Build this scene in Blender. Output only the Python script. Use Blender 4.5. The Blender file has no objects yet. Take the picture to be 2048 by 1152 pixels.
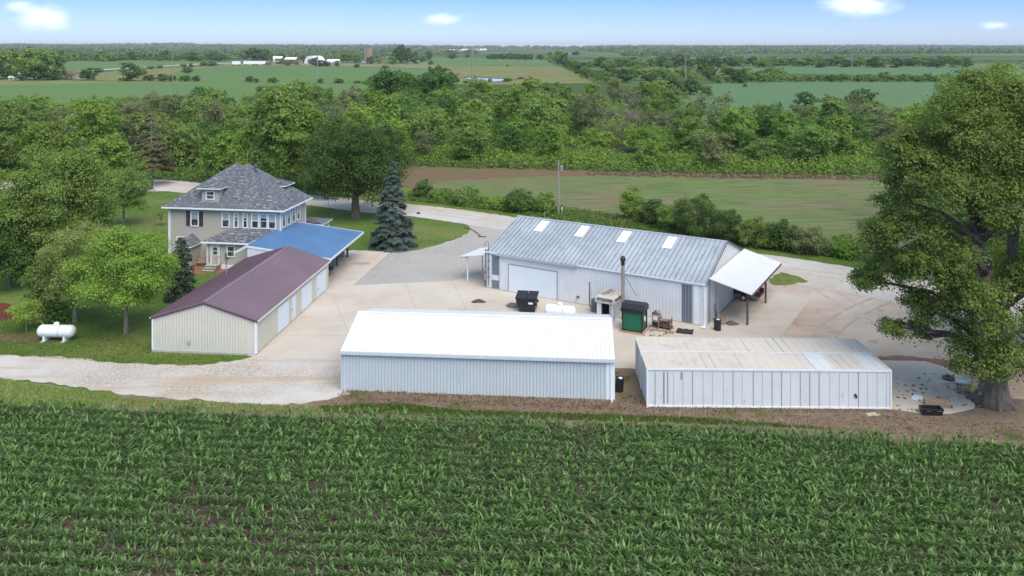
import bpy, math, random
import numpy as np
from mathutils import Vector, Matrix
from mathutils.geometry import tessellate_polygon
R = math.radians
rng = np.random.default_rng(7)
random.seed(7)
sc = bpy.context.scene
col = sc.collection

# ------------------------------------------------------------ camera
FPX, HC, Y0 = 1600.0, 24.0, 95.0          # focal length in photo pixels, camera height, horizon row
cam = bpy.data.cameras.new('camera')
co = bpy.data.objects.new('camera', cam)
col.objects.link(co)
co.location = (0, 0, HC)
co.rotation_euler = (R(90), 0, 0)
cam.sensor_width = 36
cam.lens = FPX / 2048 * 36
cam.shift_y = -(576 - Y0) / 2048
cam.clip_start = .5
cam.clip_end = 60000
sc.camera = co

# ------------------------------------------------------------ sun, sky, exposure
SUN_DIR = Vector((.24, -.52, .82)).normalized()
elev = math.asin(SUN_DIR.z)
sun = bpy.data.lights.new('sun', 'SUN')
sun.energy = 1.6
sun.angle = R(50)
sun.color = (1, .95, .88)
so = bpy.data.objects.new('sun', sun)
col.objects.link(so)
so.rotation_euler = SUN_DIR.to_track_quat('Z', 'Y').to_euler()
w = bpy.data.worlds.new('World')
sc.world = w
w.use_nodes = True
nt = w.node_tree
nt.nodes.clear()
def wn(t, **k):
    n = nt.nodes.new(t)
    for a, b in k.items(): setattr(n, a, b)
    return n
def wmath(op, a, b=None, c=None, clamp=False):
    n = wn('ShaderNodeMath', operation=op, use_clamp=clamp)
    for i, v in enumerate((a, b, c)):
        if v is None: continue
        if isinstance(v, (int, float)): n.inputs[i].default_value = v
        else: nt.links.new(v, n.inputs[i])
    return n.outputs[0]
sky = wn('ShaderNodeTexSky', sky_type='NISHITA', sun_disc=False)
sky.sun_elevation = elev
sky.sun_rotation = math.atan2(SUN_DIR.x, SUN_DIR.y)
sky.altitude = 300
sky.air_density = 1.0
sky.dust_density = .4
sky.ozone_density = 2.5
tc = wn('ShaderNodeTexCoord')
sep = wn('ShaderNodeSeparateXYZ')
nt.links.new(tc.outputs['Generated'], sep.inputs[0])
X, Y, Z = sep.outputs
ramp = wn('ShaderNodeValToRGB')           # clear-air tint of the low sky
nt.links.new(Z, ramp.inputs[0])
cr = ramp.color_ramp
cr.elements[0].position = 0.0; cr.elements[0].color = (.315, .385, .57, 1)
cr.elements[1].position = 1.0; cr.elements[1].color = (1.05, .89, .66, 1)
e = cr.elements.new(.035); e.color = (.245, .315, .55, 1)
e = cr.elements.new(.07); e.color = (.175, .255, .56, 1)
e = cr.elements.new(.35); e.color = (.98, .88, .72, 1)
mul = wn('ShaderNodeMix', data_type='RGBA', blend_type='MULTIPLY')
mul.inputs[0].default_value = 1
nt.links.new(sky.outputs[0], mul.inputs[6]); nt.links.new(ramp.outputs[0], mul.inputs[7])
noi = wn('ShaderNodeTexNoise')
noi.inputs['Scale'].default_value = 38; noi.inputs['Detail'].default_value = 6; noi.inputs['Roughness'].default_value = .6
mp = wn('ShaderNodeMapping'); mp.inputs['Scale'].default_value = (1, 1, 2.2)
nt.links.new(tc.outputs['Generated'], mp.inputs[0]); nt.links.new(mp.outputs[0], noi.inputs[0])
yy = wmath('MAXIMUM', Y, .05)
ta = wmath('DIVIDE', X, yy); tb = wmath('DIVIDE', Z, yy)
tot = None
for a, b, wa, wb, st in [(-.583, .037, .034, .018, 1), (-.62, .052, .02, .008, .7), (-.087, .036, .024, .009, .85), (.432, .052, .05, .014, 1.05),
                         (.604, .028, .022, .006, .8), (.9, .12, .12, .03, 1), (-.9, .15, .15, .04, 1), (.1, .25, .2, .05, 1), (-.35, .34, .2, .05, 1)]:
    da = wmath('DIVIDE', wmath('SUBTRACT', ta, a), wa); db = wmath('DIVIDE', wmath('SUBTRACT', tb, b), wb)
    d2 = wmath('ADD', wmath('MULTIPLY', da, da), wmath('MULTIPLY', db, db))
    g = wmath('MULTIPLY', wmath('POWER', 2.718, wmath('MULTIPLY', d2, -1)), st)
    tot = g if tot is None else wmath('ADD', tot, g)
front = wmath('GREATER_THAN', Y, .05)
cl = wmath('MULTIPLY', wmath('ADD', wmath('MULTIPLY', wmath('SUBTRACT', noi.outputs[0], .5), 2.6), wmath('MULTIPLY', tot, 1.5)), wmath('MULTIPLY', tot, front))
cl = wmath('MULTIPLY', wmath('SUBTRACT', cl, .08), .62, clamp=True)
mixc = wn('ShaderNodeMix', data_type='RGBA')
nt.links.new(cl, mixc.inputs[0]); nt.links.new(mul.outputs[2], mixc.inputs[6])
mixc.inputs[7].default_value = (4.4, 4.7, 5.1, 1)
bg = wn('ShaderNodeBackground'); bg.inputs[1].default_value = .15
nt.links.new(mixc.outputs[2], bg.inputs[0])
wo = wn('ShaderNodeOutputWorld'); nt.links.new(bg.outputs[0], wo.inputs[0])
sc.view_settings.view_transform = 'Standard'
sc.view_settings.look = 'None'
sc.view_settings.exposure = 1.2
sc.view_settings.gamma = 1
sc.cycles.use_denoising = True
sc.cycles.max_bounces = 6
sc.cycles.diffuse_bounces = 3
sc.cycles.glossy_bounces = 2
sc.cycles.transmission_bounces = 3
sc.cycles.transparent_max_bounces = 6
sc.cycles.volume_bounces = 0
sc.cycles.caustics_reflective = False
sc.cycles.caustics_refractive = False

# ------------------------------------------------------------ helpers
def P(px, py, z=0.0):
    """where the sight line of a photo pixel meets the level z"""
    Yw = FPX * (HC - z) / (py - Y0)
    return Vector(((px - 1024) * Yw / FPX, Yw, z))

MATS = {}
def mat(name, c1, c2=None, scale=1.0, rough=.8, c3=None, scale3=.1, bump=0.0, bscale=None, metal=0.0, stretch=(1, 1, 1), detail=6,
        lo=.35, hi=.65, spec=.5, island=0.0, trans=0.0, objrand=0.0, c4=None, scale4=8, lo4=.6, hi4=.7, lo3=.4, hi3=.65, stretch4=(1, 1, 1)):
    """procedural surface: two colours mixed by noise, a third in large patches, a fourth in small marks"""
    m = bpy.data.materials.new(name); m.use_nodes = True
    t = m.node_tree; L = t.links.new
    b = t.nodes['Principled BSDF']
    b.inputs['Roughness'].default_value = rough
    b.inputs['Metallic'].default_value = metal
    b.inputs['Specular IOR Level'].default_value = spec
    tcn = t.nodes.new('ShaderNodeTexCoord')
    def mapped(st):
        if st == (1, 1, 1): return tcn.outputs['Object']
        mm = t.nodes.new('ShaderNodeMapping'); mm.inputs['Scale'].default_value = st
        L(tcn.outputs['Object'], mm.inputs[0]); return mm.outputs[0]
    def noise(s, st, lo_, hi_, det=detail):
        n = t.nodes.new('ShaderNodeTexNoise'); n.inputs['Scale'].default_value = s; n.inputs['Detail'].default_value = det
        n.inputs['Roughness'].default_value = .6
        L(mapped(st), n.inputs[0])
        r = t.nodes.new('ShaderNodeMapRange'); r.inputs[1].default_value = lo_; r.inputs[2].default_value = hi_
        L(n.outputs[0], r.inputs[0]); return r.outputs[0], n.outputs[0]
    def mix(f, a, b_):
        x = t.nodes.new('ShaderNodeMix'); x.data_type = 'RGBA'
        if isinstance(f, float): x.inputs[0].default_value = f
        else: L(f, x.inputs[0])
        for i, v in ((6, a), (7, b_)):
            if isinstance(v, tuple): x.inputs[i].default_value = (*v, 1)
            else: L(v, x.inputs[i])
        return x.outputs[2]
    cur = c1
    if c2 is not None:
        f, _ = noise(scale, stretch, lo, hi); cur = mix(f, c1, c2)
    if c3 is not None:
        f, _ = noise(scale3, (1, 1, 1), lo3, hi3, 3); cur = mix(f, cur, c3)
    if c4 is not None:
        f, _ = noise(scale4, stretch4, lo4, hi4, 3); cur = mix(f, cur, c4)
    if island or objrand:
        hs = t.nodes.new('ShaderNodeHueSaturation')
        if isinstance(cur, tuple): hs.inputs['Color'].default_value = (*cur, 1)
        else: L(cur, hs.inputs['Color'])
        val = None
        if island:
            g = t.nodes.new('ShaderNodeNewGeometry'); r = t.nodes.new('ShaderNodeMapRange')
            L(g.outputs['Random Per Island'], r.inputs[0]); r.inputs[3].default_value = 1 - island; r.inputs[4].default_value = 1 + island
            val = r.outputs[0]
        if objrand:
            oi = t.nodes.new('ShaderNodeObjectInfo'); r = t.nodes.new('ShaderNodeMapRange')
            L(oi.outputs['Random'], r.inputs[0]); r.inputs[3].default_value = 1 - objrand; r.inputs[4].default_value = 1 + objrand
            if val is not None:
                mm = t.nodes.new('ShaderNodeMath'); mm.operation = 'MULTIPLY'; L(val, mm.inputs[0]); L(r.outputs[0], mm.inputs[1]); val = mm.outputs[0]
            else: val = r.outputs[0]
            r2 = t.nodes.new('ShaderNodeMapRange'); m3 = t.nodes.new('ShaderNodeMath'); m3.operation = 'FRACT'
            m4 = t.nodes.new('ShaderNodeMath'); m4.operation = 'MULTIPLY'; m4.inputs[1].default_value = 7.31
            L(oi.outputs['Random'], m4.inputs[0]); L(m4.outputs[0], m3.inputs[0]); L(m3.outputs[0], r2.inputs[0])
            r2.inputs[3].default_value = .5 - objrand * .06; r2.inputs[4].default_value = .5 + objrand * .035; L(r2.outputs[0], hs.inputs['Hue'])
        L(val, hs.inputs['Value']); cur = hs.outputs[0]
    if isinstance(cur, tuple): b.inputs['Base Color'].default_value = (*cur, 1)
    else: L(cur, b.inputs['Base Color'])
    if bump:
        _, raw = noise(bscale or scale * 3, stretch, 0, 1)
        bn = t.nodes.new('ShaderNodeBump'); bn.inputs['Strength'].default_value = bump; bn.inputs['Distance'].default_value = .05
        L(raw, bn.inputs['Height']); L(bn.outputs[0], b.inputs['Normal'])
    if trans:
        tr = t.nodes.new('ShaderNodeBsdfTranslucent')
        if isinstance(cur, tuple): tr.inputs[0].default_value = (*cur, 1)
        else: L(cur, tr.inputs[0])
        ms = t.nodes.new('ShaderNodeMixShader'); ms.inputs[0].default_value = trans
        L(b.outputs[0], ms.inputs[1]); L(tr.outputs[0], ms.inputs[2])
        L(ms.outputs[0], t.nodes['Material Output'].inputs[0])
    MATS[name] = m
    return m

class MB:
    """collects vertices and faces, links them as one mesh object"""
    def __init__(s): s.v = []; s.f = []; s.m = []
    def quad(s, pts, mi=0):
        n = len(s.v); s.v += [tuple(p) for p in pts]; s.f.append(tuple(range(n, n + len(pts)))); s.m.append(mi)
    def box(s, x0, x1, y0, y1, z0, z1, mi=0, M=None):
        c = [(x0, y0, z0), (x1, y0, z0), (x1, y1, z0), (x0, y1, z0), (x0, y0, z1), (x1, y0, z1), (x1, y1, z1), (x0, y1, z1)]
        if M is not None: c = [tuple(M @ Vector(p)) for p in c]
        n = len(s.v); s.v += c
        for f in ((0, 3, 2, 1), (4, 5, 6, 7), (0, 1, 5, 4), (1, 2, 6, 5), (2, 3, 7, 6), (3, 0, 4, 7)):
            s.f.append(tuple(n + i for i in f)); s.m.append(mi)
    def slab(s, a, b, c, d, t, mi=0):
        """a thick sheet: top corners a b c d (counter-clockwise from above), thickness t downwards along the normal"""
        a, b, c, d = map(Vector, (a, b, c, d)); nrm = (b - a).cross(d - a).normalized() * t
        n = len(s.v); s.v += [tuple(p) for p in (a - nrm, b - nrm, c - nrm, d - nrm, a, b, c, d)]
        for f in ((0, 3, 2, 1), (4, 5, 6, 7), (0, 1, 5, 4), (1, 2, 6, 5), (2, 3, 7, 6), (3, 0, 4, 7)):
            s.f.append(tuple(n + i for i in f)); s.m.append(mi)
    def prism(s, poly, axis, a, b, mi=0):
        """polygon extruded along an axis ('x','y','z')"""
        def mk(p, t): return {'x': (t, p[0], p[1]), 'y': (p[0], t, p[1]), 'z': (p[0], p[1], t)}[axis]
        n = len(s.v); k = len(poly)
        s.v += [mk(p, a) for p in poly] + [mk(p, b) for p in poly]
        s.f.append(tuple(n + i for i in range(k))); s.f.append(tuple(n + k + i for i in reversed(range(k)))); s.m += [mi, mi]
        for i in range(k):
            j = (i + 1) % k; s.f.append((n + i, n + k + i, n + k + j, n + j)); s.m.append(mi)
    def tube(s, pts, rad, seg=8, mi=0, cap=True):
        pts = [Vector(p) for p in pts]
        if not hasattr(rad, '__len__'): rad = [rad] * len(pts)
        n0 = len(s.v); ref = Vector((0.13, .27, 1)).normalized()
        for i, p in enumerate(pts):
            d = (pts[min(i + 1, len(pts) - 1)] - pts[max(i - 1, 0)]).normalized()
            r = ref if abs(d.dot(ref)) < .9 else Vector((1, 0, 0))
            a = d.cross(r).normalized(); b = d.cross(a)
            for k in range(seg):
                t = 2 * math.pi * k / seg; s.v.append(tuple(p + a * math.cos(t) * rad[i] + b * math.sin(t) * rad[i]))
        for i in range(len(pts) - 1):
            for k in range(seg):
                j = (k + 1) % seg; q = n0 + i * seg
                s.f.append((q + k, q + j, q + seg + j, q + seg + k)); s.m.append(mi)
        if cap:
            s.f.append(tuple(n0 + k for k in reversed(range(seg)))); q = n0 + (len(pts) - 1) * seg
            s.f.append(tuple(q + k for k in range(seg))); s.m += [mi, mi]
    def lathe(s, prof, M=None, seg=24, mi=0):
        """(radius, height) profile turned round z"""
        n0 = len(s.v)
        for r, z in prof:
            for k in range(seg):
                t = 2 * math.pi * k / seg; p = Vector((r * math.cos(t), r * math.sin(t), z)); s.v.append(tuple(M @ p if M is not None else p))
        for i in range(len(prof) - 1):
            for k in range(seg):
                j = (k + 1) % seg; q = n0 + i * seg
                s.f.append((q + k, q + j, q + seg + j, q + seg + k)); s.m.append(mi)
        s.f.append(tuple(n0 + k for k in reversed(range(seg)))); q = n0 + (len(prof) - 1) * seg
        s.f.append(tuple(q + k for k in range(seg))); s.m += [mi, mi]
    def ribbed(s, O, U, V, wd, top, sp=.3, rw=.04, rd=.022, mi=0, mr=None, skip=(), off=None):
        """flat sheet with raised ribs along V; top(u) gives its height; its front is U x V"""
        O, U, V = Vector(O), Vector(U), Vector(V); N = U.cross(V).normalized()
        if not callable(top): hh = top; top = lambda u: hh
        us = [0, wd] if not hasattr(top, 'knots') else sorted({0, wd, *top.knots})
        s.quad([O] + [O + U * wd] + [O + U * u + V * top(u) for u in reversed(us)], mi)
        u = sp * .5 if off is None else off
        while u < wd - rw:
            if not any(a < u < b for a, b in skip):
                h = top(u) - .01; a, b = O + U * (u - rw), O + U * (u + rw); c, d = O + U * (u - rw * .45) + N * rd, O + U * (u + rw * .45) + N * rd
                H_ = V * h; k = mi if mr is None else mr  # a separate mr tone puts seam shade into the rib colour
                s.quad([a, c, c + H_, a + H_], k); s.quad([c, d, d + H_, c + H_], mi if mr is None else mr); s.quad([d, b, b + H_, d + H_], k)
                s.quad([a, b, d, c], k)
            u += sp
    def build(s, name, mats, parent=None, smooth=False, loc=None):
        me = bpy.data.meshes.new(name); me.from_pydata(s.v, [], s.f)
        if not isinstance(mats, (list, tuple)): mats = [mats]
        for m in mats: me.materials.append(m)
        if len(mats) > 1: me.polygons.foreach_set('material_index', s.m)
        if smooth: me.polygons.foreach_set('use_smooth', [True] * len(s.f))
        me.update()
        o = bpy.data.objects.new(name, me); col.objects.link(o)
        if parent is not None: o.parent = parent
        if loc is not None: o.location = loc
        return o

def np_mesh(name, V, F, m, parent=None):
    """large mesh straight from arrays: V (n,3), F (k,4)"""
    me = bpy.data.meshes.new(name); nv, nf = len(V), len(F); k = F.shape[1]
    me.vertices.add(nv); me.vertices.foreach_set('co', np.ascontiguousarray(V, dtype=np.float32).ravel())
    me.loops.add(nf * k); me.loops.foreach_set('vertex_index', np.ascontiguousarray(F, dtype=np.int32).ravel())
    me.polygons.add(nf); me.polygons.foreach_set('loop_start', np.arange(0, nf * k, k, dtype=np.int32))
    me.update(calc_edges=True); me.materials.append(m)
    o = bpy.data.objects.new(name, me); col.objects.link(o)
    if parent is not None: o.parent = parent
    return o

def tag(o, label=None, cat=None, group=None, kind=None):
    if label: o['label'] = label
    if cat: o['category'] = cat
    if group: o['group'] = group
    if kind: o['kind'] = kind
    return o
def thing(name, label, cat, loc=(0, 0, 0), yaw=0, group=None):
    o = bpy.data.objects.new(name, None); col.objects.link(o); o.empty_display_size = .3
    o.location = loc; o.rotation_euler = (0, 0, R(yaw)); return tag(o, label, cat, group)
def dup(root, loc, yaw=0, scale=None, label=None, group=None):
    r = root.copy(); col.objects.link(r); r.location = loc; r.rotation_euler = (0, 0, R(yaw))
    if scale is not None: r.scale = scale if hasattr(scale, '__len__') else (scale,) * 3
    if label: r['label'] = label
    if group: r['group'] = group
    for ch in list(root.children):
        c = ch.copy(); col.objects.link(c); c.parent = r
        for g in ch.children:
            d = g.copy(); col.objects.link(d); d.parent = c
    return r

def jitter_poly(pts, amp, step):
    """resample a closed outline and roughen it"""
    out = []; n = len(pts)
    for i in range(n):
        a, b = Vector(pts[i][:2]), Vector(pts[(i + 1) % n][:2]); L = (b - a).length; k = max(1, min(400, int(L / step))); nr = Vector((-(b - a).y, (b - a).x)) / max(L, 1e-6)
        for j in range(k):
            p = a + (b - a) * j / k; d = 0 if j == 0 else amp * (random.uniform(-.5, .5) + .8 * math.sin(p.x * .9 / max(amp, .2) + p.y * .7) * .5)
            out.append(p + nr * d)
    return out
def sheet(name, pix, z, m, amp=0.0, step=1.0, thick=0.0, kind='structure', world=False, label=None, cat=None):
    pts = [Vector(p[:2]) for p in pix] if world else [Vector(P(*p)[:2]) for p in pix]
    if amp: pts = jitter_poly(pts, amp, step)
    ar = sum(pts[i].x * pts[(i + 1) % len(pts)].y - pts[(i + 1) % len(pts)].x * pts[i].y for i in range(len(pts)))
    if ar < 0: pts.reverse()
    V = [(p.x, p.y, z) for p in pts]; mb = MB(); mb.v = list(V)
    for t in tessellate_polygon([[Vector(v) for v in V]]):
        a, b, c = t
        cr_ = (V[b][0] - V[a][0]) * (V[c][1] - V[a][1]) - (V[c][0] - V[a][0]) * (V[b][1] - V[a][1])
        mb.f.append((a, b, c) if cr_ > 0 else (a, c, b)); mb.m.append(0)
    if thick:
        n = len(V); mb.v += [(x, y, z - thick) for x, y, _ in V]
        for i in range(n):
            j = (i + 1) % n; mb.f.append((i, n + i, n + j, j)); mb.m.append(0)
    o = mb.build(name, m)
    return tag(o, label, cat, kind=kind)

# ------------------------------------------------------------ materials
G = {}
grass = mat('lawn_grass', (.07, .125, .018), (.115, .175, .032), 1.3, .95, c3=(.18, .19, .055), scale3=.13, bump=.6, bscale=14, c4=(.045, .085, .015), scale4=3, lo4=.5, hi4=.75, spec=.2, lo3=.42, hi3=.72)
concrete = mat('concrete', (.53, .45, .375), (.46, .39, .325), .5, .9, c3=(.55, .49, .42), scale3=.12, bump=.15, bscale=8, c4=(.32, .27, .22), scale4=.7, lo4=.66, hi4=.8, spec=.25)
gravel = mat('gravel', (.42, .39, .36), (.27, .24, .22), 9, .95, c3=(.38, .345, .31), scale3=.15, bump=.8, bscale=18, c4=(.55, .53, .50), scale4=13, lo4=.54, hi4=.64, spec=.2)
drivegravel = mat('pale_gravel', (.52, .46, .405), (.33, .28, .235), 5, .95, c3=(.56, .52, .48), scale3=.16, bump=.9, bscale=13, c4=(.44, .335, .23), scale4=.5, lo4=.5, hi4=.66, stretch4=(.12, 1.3, 1), spec=.2, lo=.42, hi=.62)
dirtyard = mat('packed_dirt', (.46, .345, .26), (.34, .245, .18), .7, .95, c3=(.56, .475, .395), scale3=.07, bump=.5, bscale=9, c4=(.27, .175, .12), scale4=.5, lo4=.6, hi4=.78, stretch=(.5, 1.3, 1), spec=.2)
roadm = mat('gravel_road', (.53, .45, .375), (.41, .34, .28), 2.2, .95, c3=(.52, .49, .46), scale3=.12, bump=.4, bscale=12, spec=.2)
soil = mat('dark_soil', (.075, .052, .044), (.045, .032, .027), 2.5, 1, c3=(.08, .058, .046), scale3=.2, bump=1, bscale=9, c4=(.11, .085, .07), scale4=7, lo4=.62, hi4=.7, spec=.1)
browndirt = mat('brown_dirt', (.165, .118, .085), (.235, .18, .13), 3.5, 1, c3=(.085, .10, .03), scale3=.35, bump=1, bscale=11, c4=(.30, .22, .15), scale4=10, lo4=.58, hi4=.68, lo3=.56, hi3=.68, stretch=(.7, 1.3, 1), spec=.1)
mulch = mat('red_mulch', (.17, .055, .035), (.10, .035, .025), 5, 1, bump=.8, bscale=20, spec=.1)
tandirt = mat('tan_dirt', (.20, .13, .08), (.13, .085, .055), 2, 1, bump=.6, bscale=9, c4=(.10, .13, .04), scale4=1.2, lo4=.58, hi4=.7, spec=.1)
fieldm = mat('sparse_crop_field', (.12, .195, .05), (.185, .165, .095), .22, 1, c3=(.215, .15, .105), scale3=.045, bump=.6, bscale=5, c4=(.085, .135, .04), scale4=.9, lo4=.5, hi4=.58, stretch=(.25, 1.6, 1), stretch4=(.15, 2.2, 1), spec=.1, lo3=.48, hi3=.7)
reddirt = mat('bare_field_edge', (.21, .12, .075), (.15, .09, .06), .8, 1, c3=(.13, .13, .06), scale3=.12, bump=.6, bscale=6, stretch=(.4, 1.4, 1), spec=.1)
soy = mat('soybean_field', (.12, .195, .06), (.10, .17, .052), .05, 1, c3=(.125, .195, .065), scale3=.006, bump=.4, bscale=1.5, stretch=(.4, 1.5, 1), spec=.1, c4=(.045, .105, .035), scale4=.5, lo4=.5, hi4=.8)
soyblue = mat('blue_green_crop', (.115, .19, .08), (.10, .17, .07), .06, 1, c3=(.11, .185, .085), scale3=.01, bump=.4, bscale=1.5, stretch=(.4, 1.5, 1), spec=.1, c4=(.05, .11, .05), scale4=.5, lo4=.5, hi4=.8)
pasture = mat('pasture', (.20, .215, .07), (.165, .195, .06), .08, 1, c3=(.17, .155, .07), scale3=.02, bump=.4, bscale=1.5, spec=.1, c4=(.075, .12, .03), scale4=.12, lo4=.58, hi4=.75)
palegrass = mat('pale_grass', (.20, .21, .09), (.15, .18, .06), .08, 1, spec=.1)
tanstrip = mat('farmyard_dirt', (.27, .22, .14), (.14, .17, .06), .06, 1, spec=.1)
paleroad = mat('far_gravel_road', (.50, .46, .38), (.42, .38, .3), .2, 1, spec=.1)
land = mat('far_land', (.09, .15, .045), (.16, .19, .075), .0028, 1, c3=(.035, .065, .022), scale3=.0016, spec=.05, detail=3, c4=(.15, .16, .07), scale4=.004, lo4=.6, hi4=.63)
pondm = mat('pond_water', (.30, .34, .38), None, rough=.04, spec=1)

whitepaint = mat('white_painted_metal', (.67, .68, .69), (.62, .635, .65), .7, .5, bump=.04, bscale=3, c4=(.50, .52, .53), scale4=.9, lo4=.62, hi4=.8, stretch4=(2.2, 2.2, .35))
whiteroof = mat('white_roof_metal', (.71, .705, .70), (.66, .655, .65), .6, .45, c4=(.58, .55, .52), scale4=1.3, lo4=.60, hi4=.82, stretch4=(3.5, .4, 1))
ribshadedirt = mat('rib_shadow_dirt', (.60, .58, .56), (.74, .73, .72), 1.2, .6)  # seam shade along the ribs, with some dirt, put into the colour
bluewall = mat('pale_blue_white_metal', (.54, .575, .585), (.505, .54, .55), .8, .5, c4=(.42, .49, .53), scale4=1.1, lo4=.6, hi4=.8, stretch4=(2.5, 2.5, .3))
bluerib = mat('pale_blue_rib', (.42, .47, .50), None, rough=.5)  # darker than the wall: shade beside the ribs is in the colour
galv = mat('galvanised_roof', (.42, .45, .49), (.36, .385, .42), .9, .42, metal=.2, c4=(.25, .27, .30), scale4=.8, lo4=.58, hi4=.75, stretch4=(3, .5, 1), c3=(.49, .52, .56), scale3=.25)
galvrib = mat('galvanised_seam', (.10, .11, .135), (.17, .18, .2), 2, .5, metal=.3)  # dark seam lines: rust and painted shade in one tone
greypanel = mat('grey_panel', (.30, .335, .39), (.23, .26, .31), 1.3, .5, stretch=(5, 5, .3))
greydark = mat('dark_grey_metal', (.085, .09, .105), (.12, .125, .135), 2, .5)
skylight = mat('skylight_panel', (.82, .84, .86), (.74, .77, .8), 1.5, .35)
trimwhite = mat('white_trim', (.78, .80, .82), (.70, .72, .74), 2, .45)
doorwhite = mat('white_door', (.70, .76, .82), (.67, .73, .79), 1, .45)
maroon = mat('maroon_roof_metal', (.20, .138, .155), (.165, .112, .128), .6, .38, c3=(.23, .15, .185), scale3=.3, c4=(.20, .14, .155), scale4=1.4, lo4=.58, hi4=.8, stretch4=(.4, 3, 1))
maroonrib = mat('maroon_rib', (.09, .05, .07), None, rough=.45)  # rib shade painted as a darker tone; also colours the fascia
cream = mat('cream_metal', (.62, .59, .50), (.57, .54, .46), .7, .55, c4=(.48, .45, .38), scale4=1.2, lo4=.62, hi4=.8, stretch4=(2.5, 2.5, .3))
creamrib = mat('cream_rib', (.47, .445, .37), None, rough=.55)  # shade at the ribs painted in as darker cream
blueroof = mat('blue_roof_metal', (.085, .185, .35), (.075, .165, .32), .4, .42, c3=(.11, .215, .37), scale3=.15, c4=(.05, .125, .26), scale4=.6, lo4=.5, hi4=.8, stretch4=(.4, 1.6, 1))
bluerf = mat('blue_roof_rib', (.045, .13, .28), None, rough=.42)  # rib shade put into a darker blue
shingle = mat('grey_shingles', (.145, .15, .162), (.045, .048, .056), 2.6, .9, c3=(.11, .115, .13), scale3=.4, bump=.6, bscale=7, stretch=(.8, 1, 2.4), c4=(.29, .30, .33), scale4=3.6, lo4=.56, hi4=.63, stretch4=(.7, 1, 3), detail=4)
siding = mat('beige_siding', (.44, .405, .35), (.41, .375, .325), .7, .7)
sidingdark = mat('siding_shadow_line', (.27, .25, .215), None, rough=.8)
shutter = mat('dark_shutter', (.045, .038, .04), (.06, .05, .052), 9, .6)
glass = mat('window_glass', (.035, .045, .055), (.12, .14, .16), 1.4, .08, spec=.8, lo=.5, hi=.6)
blind = mat('window_blind', (.40, .42, .43), (.34, .36, .37), 9, .5, stretch=(.1, .1, 4))
brick = mat('patio_brick', (.27, .12, .07), (.20, .09, .06), 6, .9)
wood = mat('weathered_wood', (.16, .11, .07), (.10, .07, .05), 5, .9, stretch=(1, 1, .2))
postm = mat('post_wood', (.14, .115, .095), (.09, .075, .065), 6, .9, stretch=(1, 1, .15))
polewood = mat('pole_wood', (.30, .27, .23), (.21, .185, .16), 5, .9, stretch=(1, 1, .1))
lightwood = mat('tan_boards', (.42, .30, .19), (.33, .22, .14), 4, .85)
bark = mat('bark', (.20, .155, .125), (.10, .08, .065), 5, .95, bump=.9, bscale=9, stretch=(1, 1, .25))
palebark = mat('pale_bark', (.26, .225, .19), (.15, .125, .10), 4, .95, bump=.6, bscale=9, stretch=(1, 1, .3))
deadbark = mat('dead_twigs', (.23, .19, .155), (.15, .125, .105), 3, .95)
black = mat('black_plastic', (.012, .012, .014), (.02, .02, .022), 4, .38)
blackr = mat('black_rubber', (.02, .02, .022), (.035, .033, .032), 6, .85, bump=.4)
tankwhite = mat('white_tank_paint', (.82, .82, .82), (.77, .77, .77), 2, .32)
concblock = mat('concrete_foot', (.45, .43, .40), (.36, .34, .31), 4, .9)
greenmetal = mat('green_metal', (.012, .135, .075), (.010, .115, .062), 1.5, .4)
capcream = mat('cream_fibreglass', (.55, .50, .42), (.48, .42, .34), 2.5, .5, c4=(.33, .14, .09), scale4=2.2, lo4=.57, hi4=.66, stretch4=(4, .5, 1))
tarpwhite = mat('white_wrap', (.66, .68, .74), (.54, .56, .62), 2.5, .5, bump=.5, bscale=5)
rust = mat('rust', (.20, .075, .04), (.12, .05, .035), 5, .8)
silver = mat('bare_steel', (.42, .41, .39), (.30, .29, .28), 3, .4, metal=.5)
dirtpile = mat('sawdust_pile', (.16, .125, .10), (.11, .085, .07), 7, 1, bump=.8, bscale=15)
wirem = mat('wire', (.03, .03, .032), None, rough=.6)
ashwhite = mat('grubby_white_container', (.65, .655, .64), (.61, .615, .60), .8, .5, c4=(.36, .37, .35), scale4=1.6, lo4=.62, hi4=.8, stretch4=(2.2, 2.2, .5))
controof = mat('stained_container_roof', (.58, .515, .45), (.51, .445, .38), .8, .85, c3=(.58, .52, .45), scale3=.22, spec=.15, c4=(.34, .29, .24), scale4=1.1, lo4=.6, hi4=.78, stretch4=(1.8, .5, 1))
contrib = mat('container_seam', (.40, .44, .46), (.27, .27, .25), 3, .6)
def leafmat(name, a, b, tr=.42, isl=.2, ob=.18, s=.9): return mat(name, a, b, s, .62, island=isl, trans=tr, objrand=ob, spec=.3, lo=.4, hi=.62)
L_mid = leafmat('mid_green_leaves', (0.171, 0.283, 0.044), (0.251, 0.362, 0.061))
L_dark = leafmat('dark_green_leaves', (0.083, 0.152, 0.032), (0.124, 0.201, 0.042))
L_lime = leafmat('bright_green_leaves', (0.234, 0.368, 0.052), (0.309, 0.420, 0.074))
L_olive = leafmat('olive_leaves', (0.184, 0.281, 0.056), (0.241, 0.342, 0.082))
L_grey = leafmat('grey_green_leaves', (0.193, 0.233, 0.093), (0.261, 0.283, 0.124))
L_deep = leafmat('deep_green_leaves', (0.088, 0.193, 0.037), (0.138, 0.258, 0.051))
L_spruce = leafmat('blue_green_needles', (.07, .10, .08), (.12, .155, .135), tr=.1, ob=0)
L_pine = leafmat('brown_green_needles', (0.132, 0.130, 0.050), (0.187, 0.164, 0.079), tr=.15)
L_juni = leafmat('juniper_needles', (0.05, 0.085, 0.045), (0.075, 0.11, 0.06), tr=.1)
L_fresh = leafmat('fresh_maple_leaves', (.17, .255, .048), (.24, .32, .075))
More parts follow.
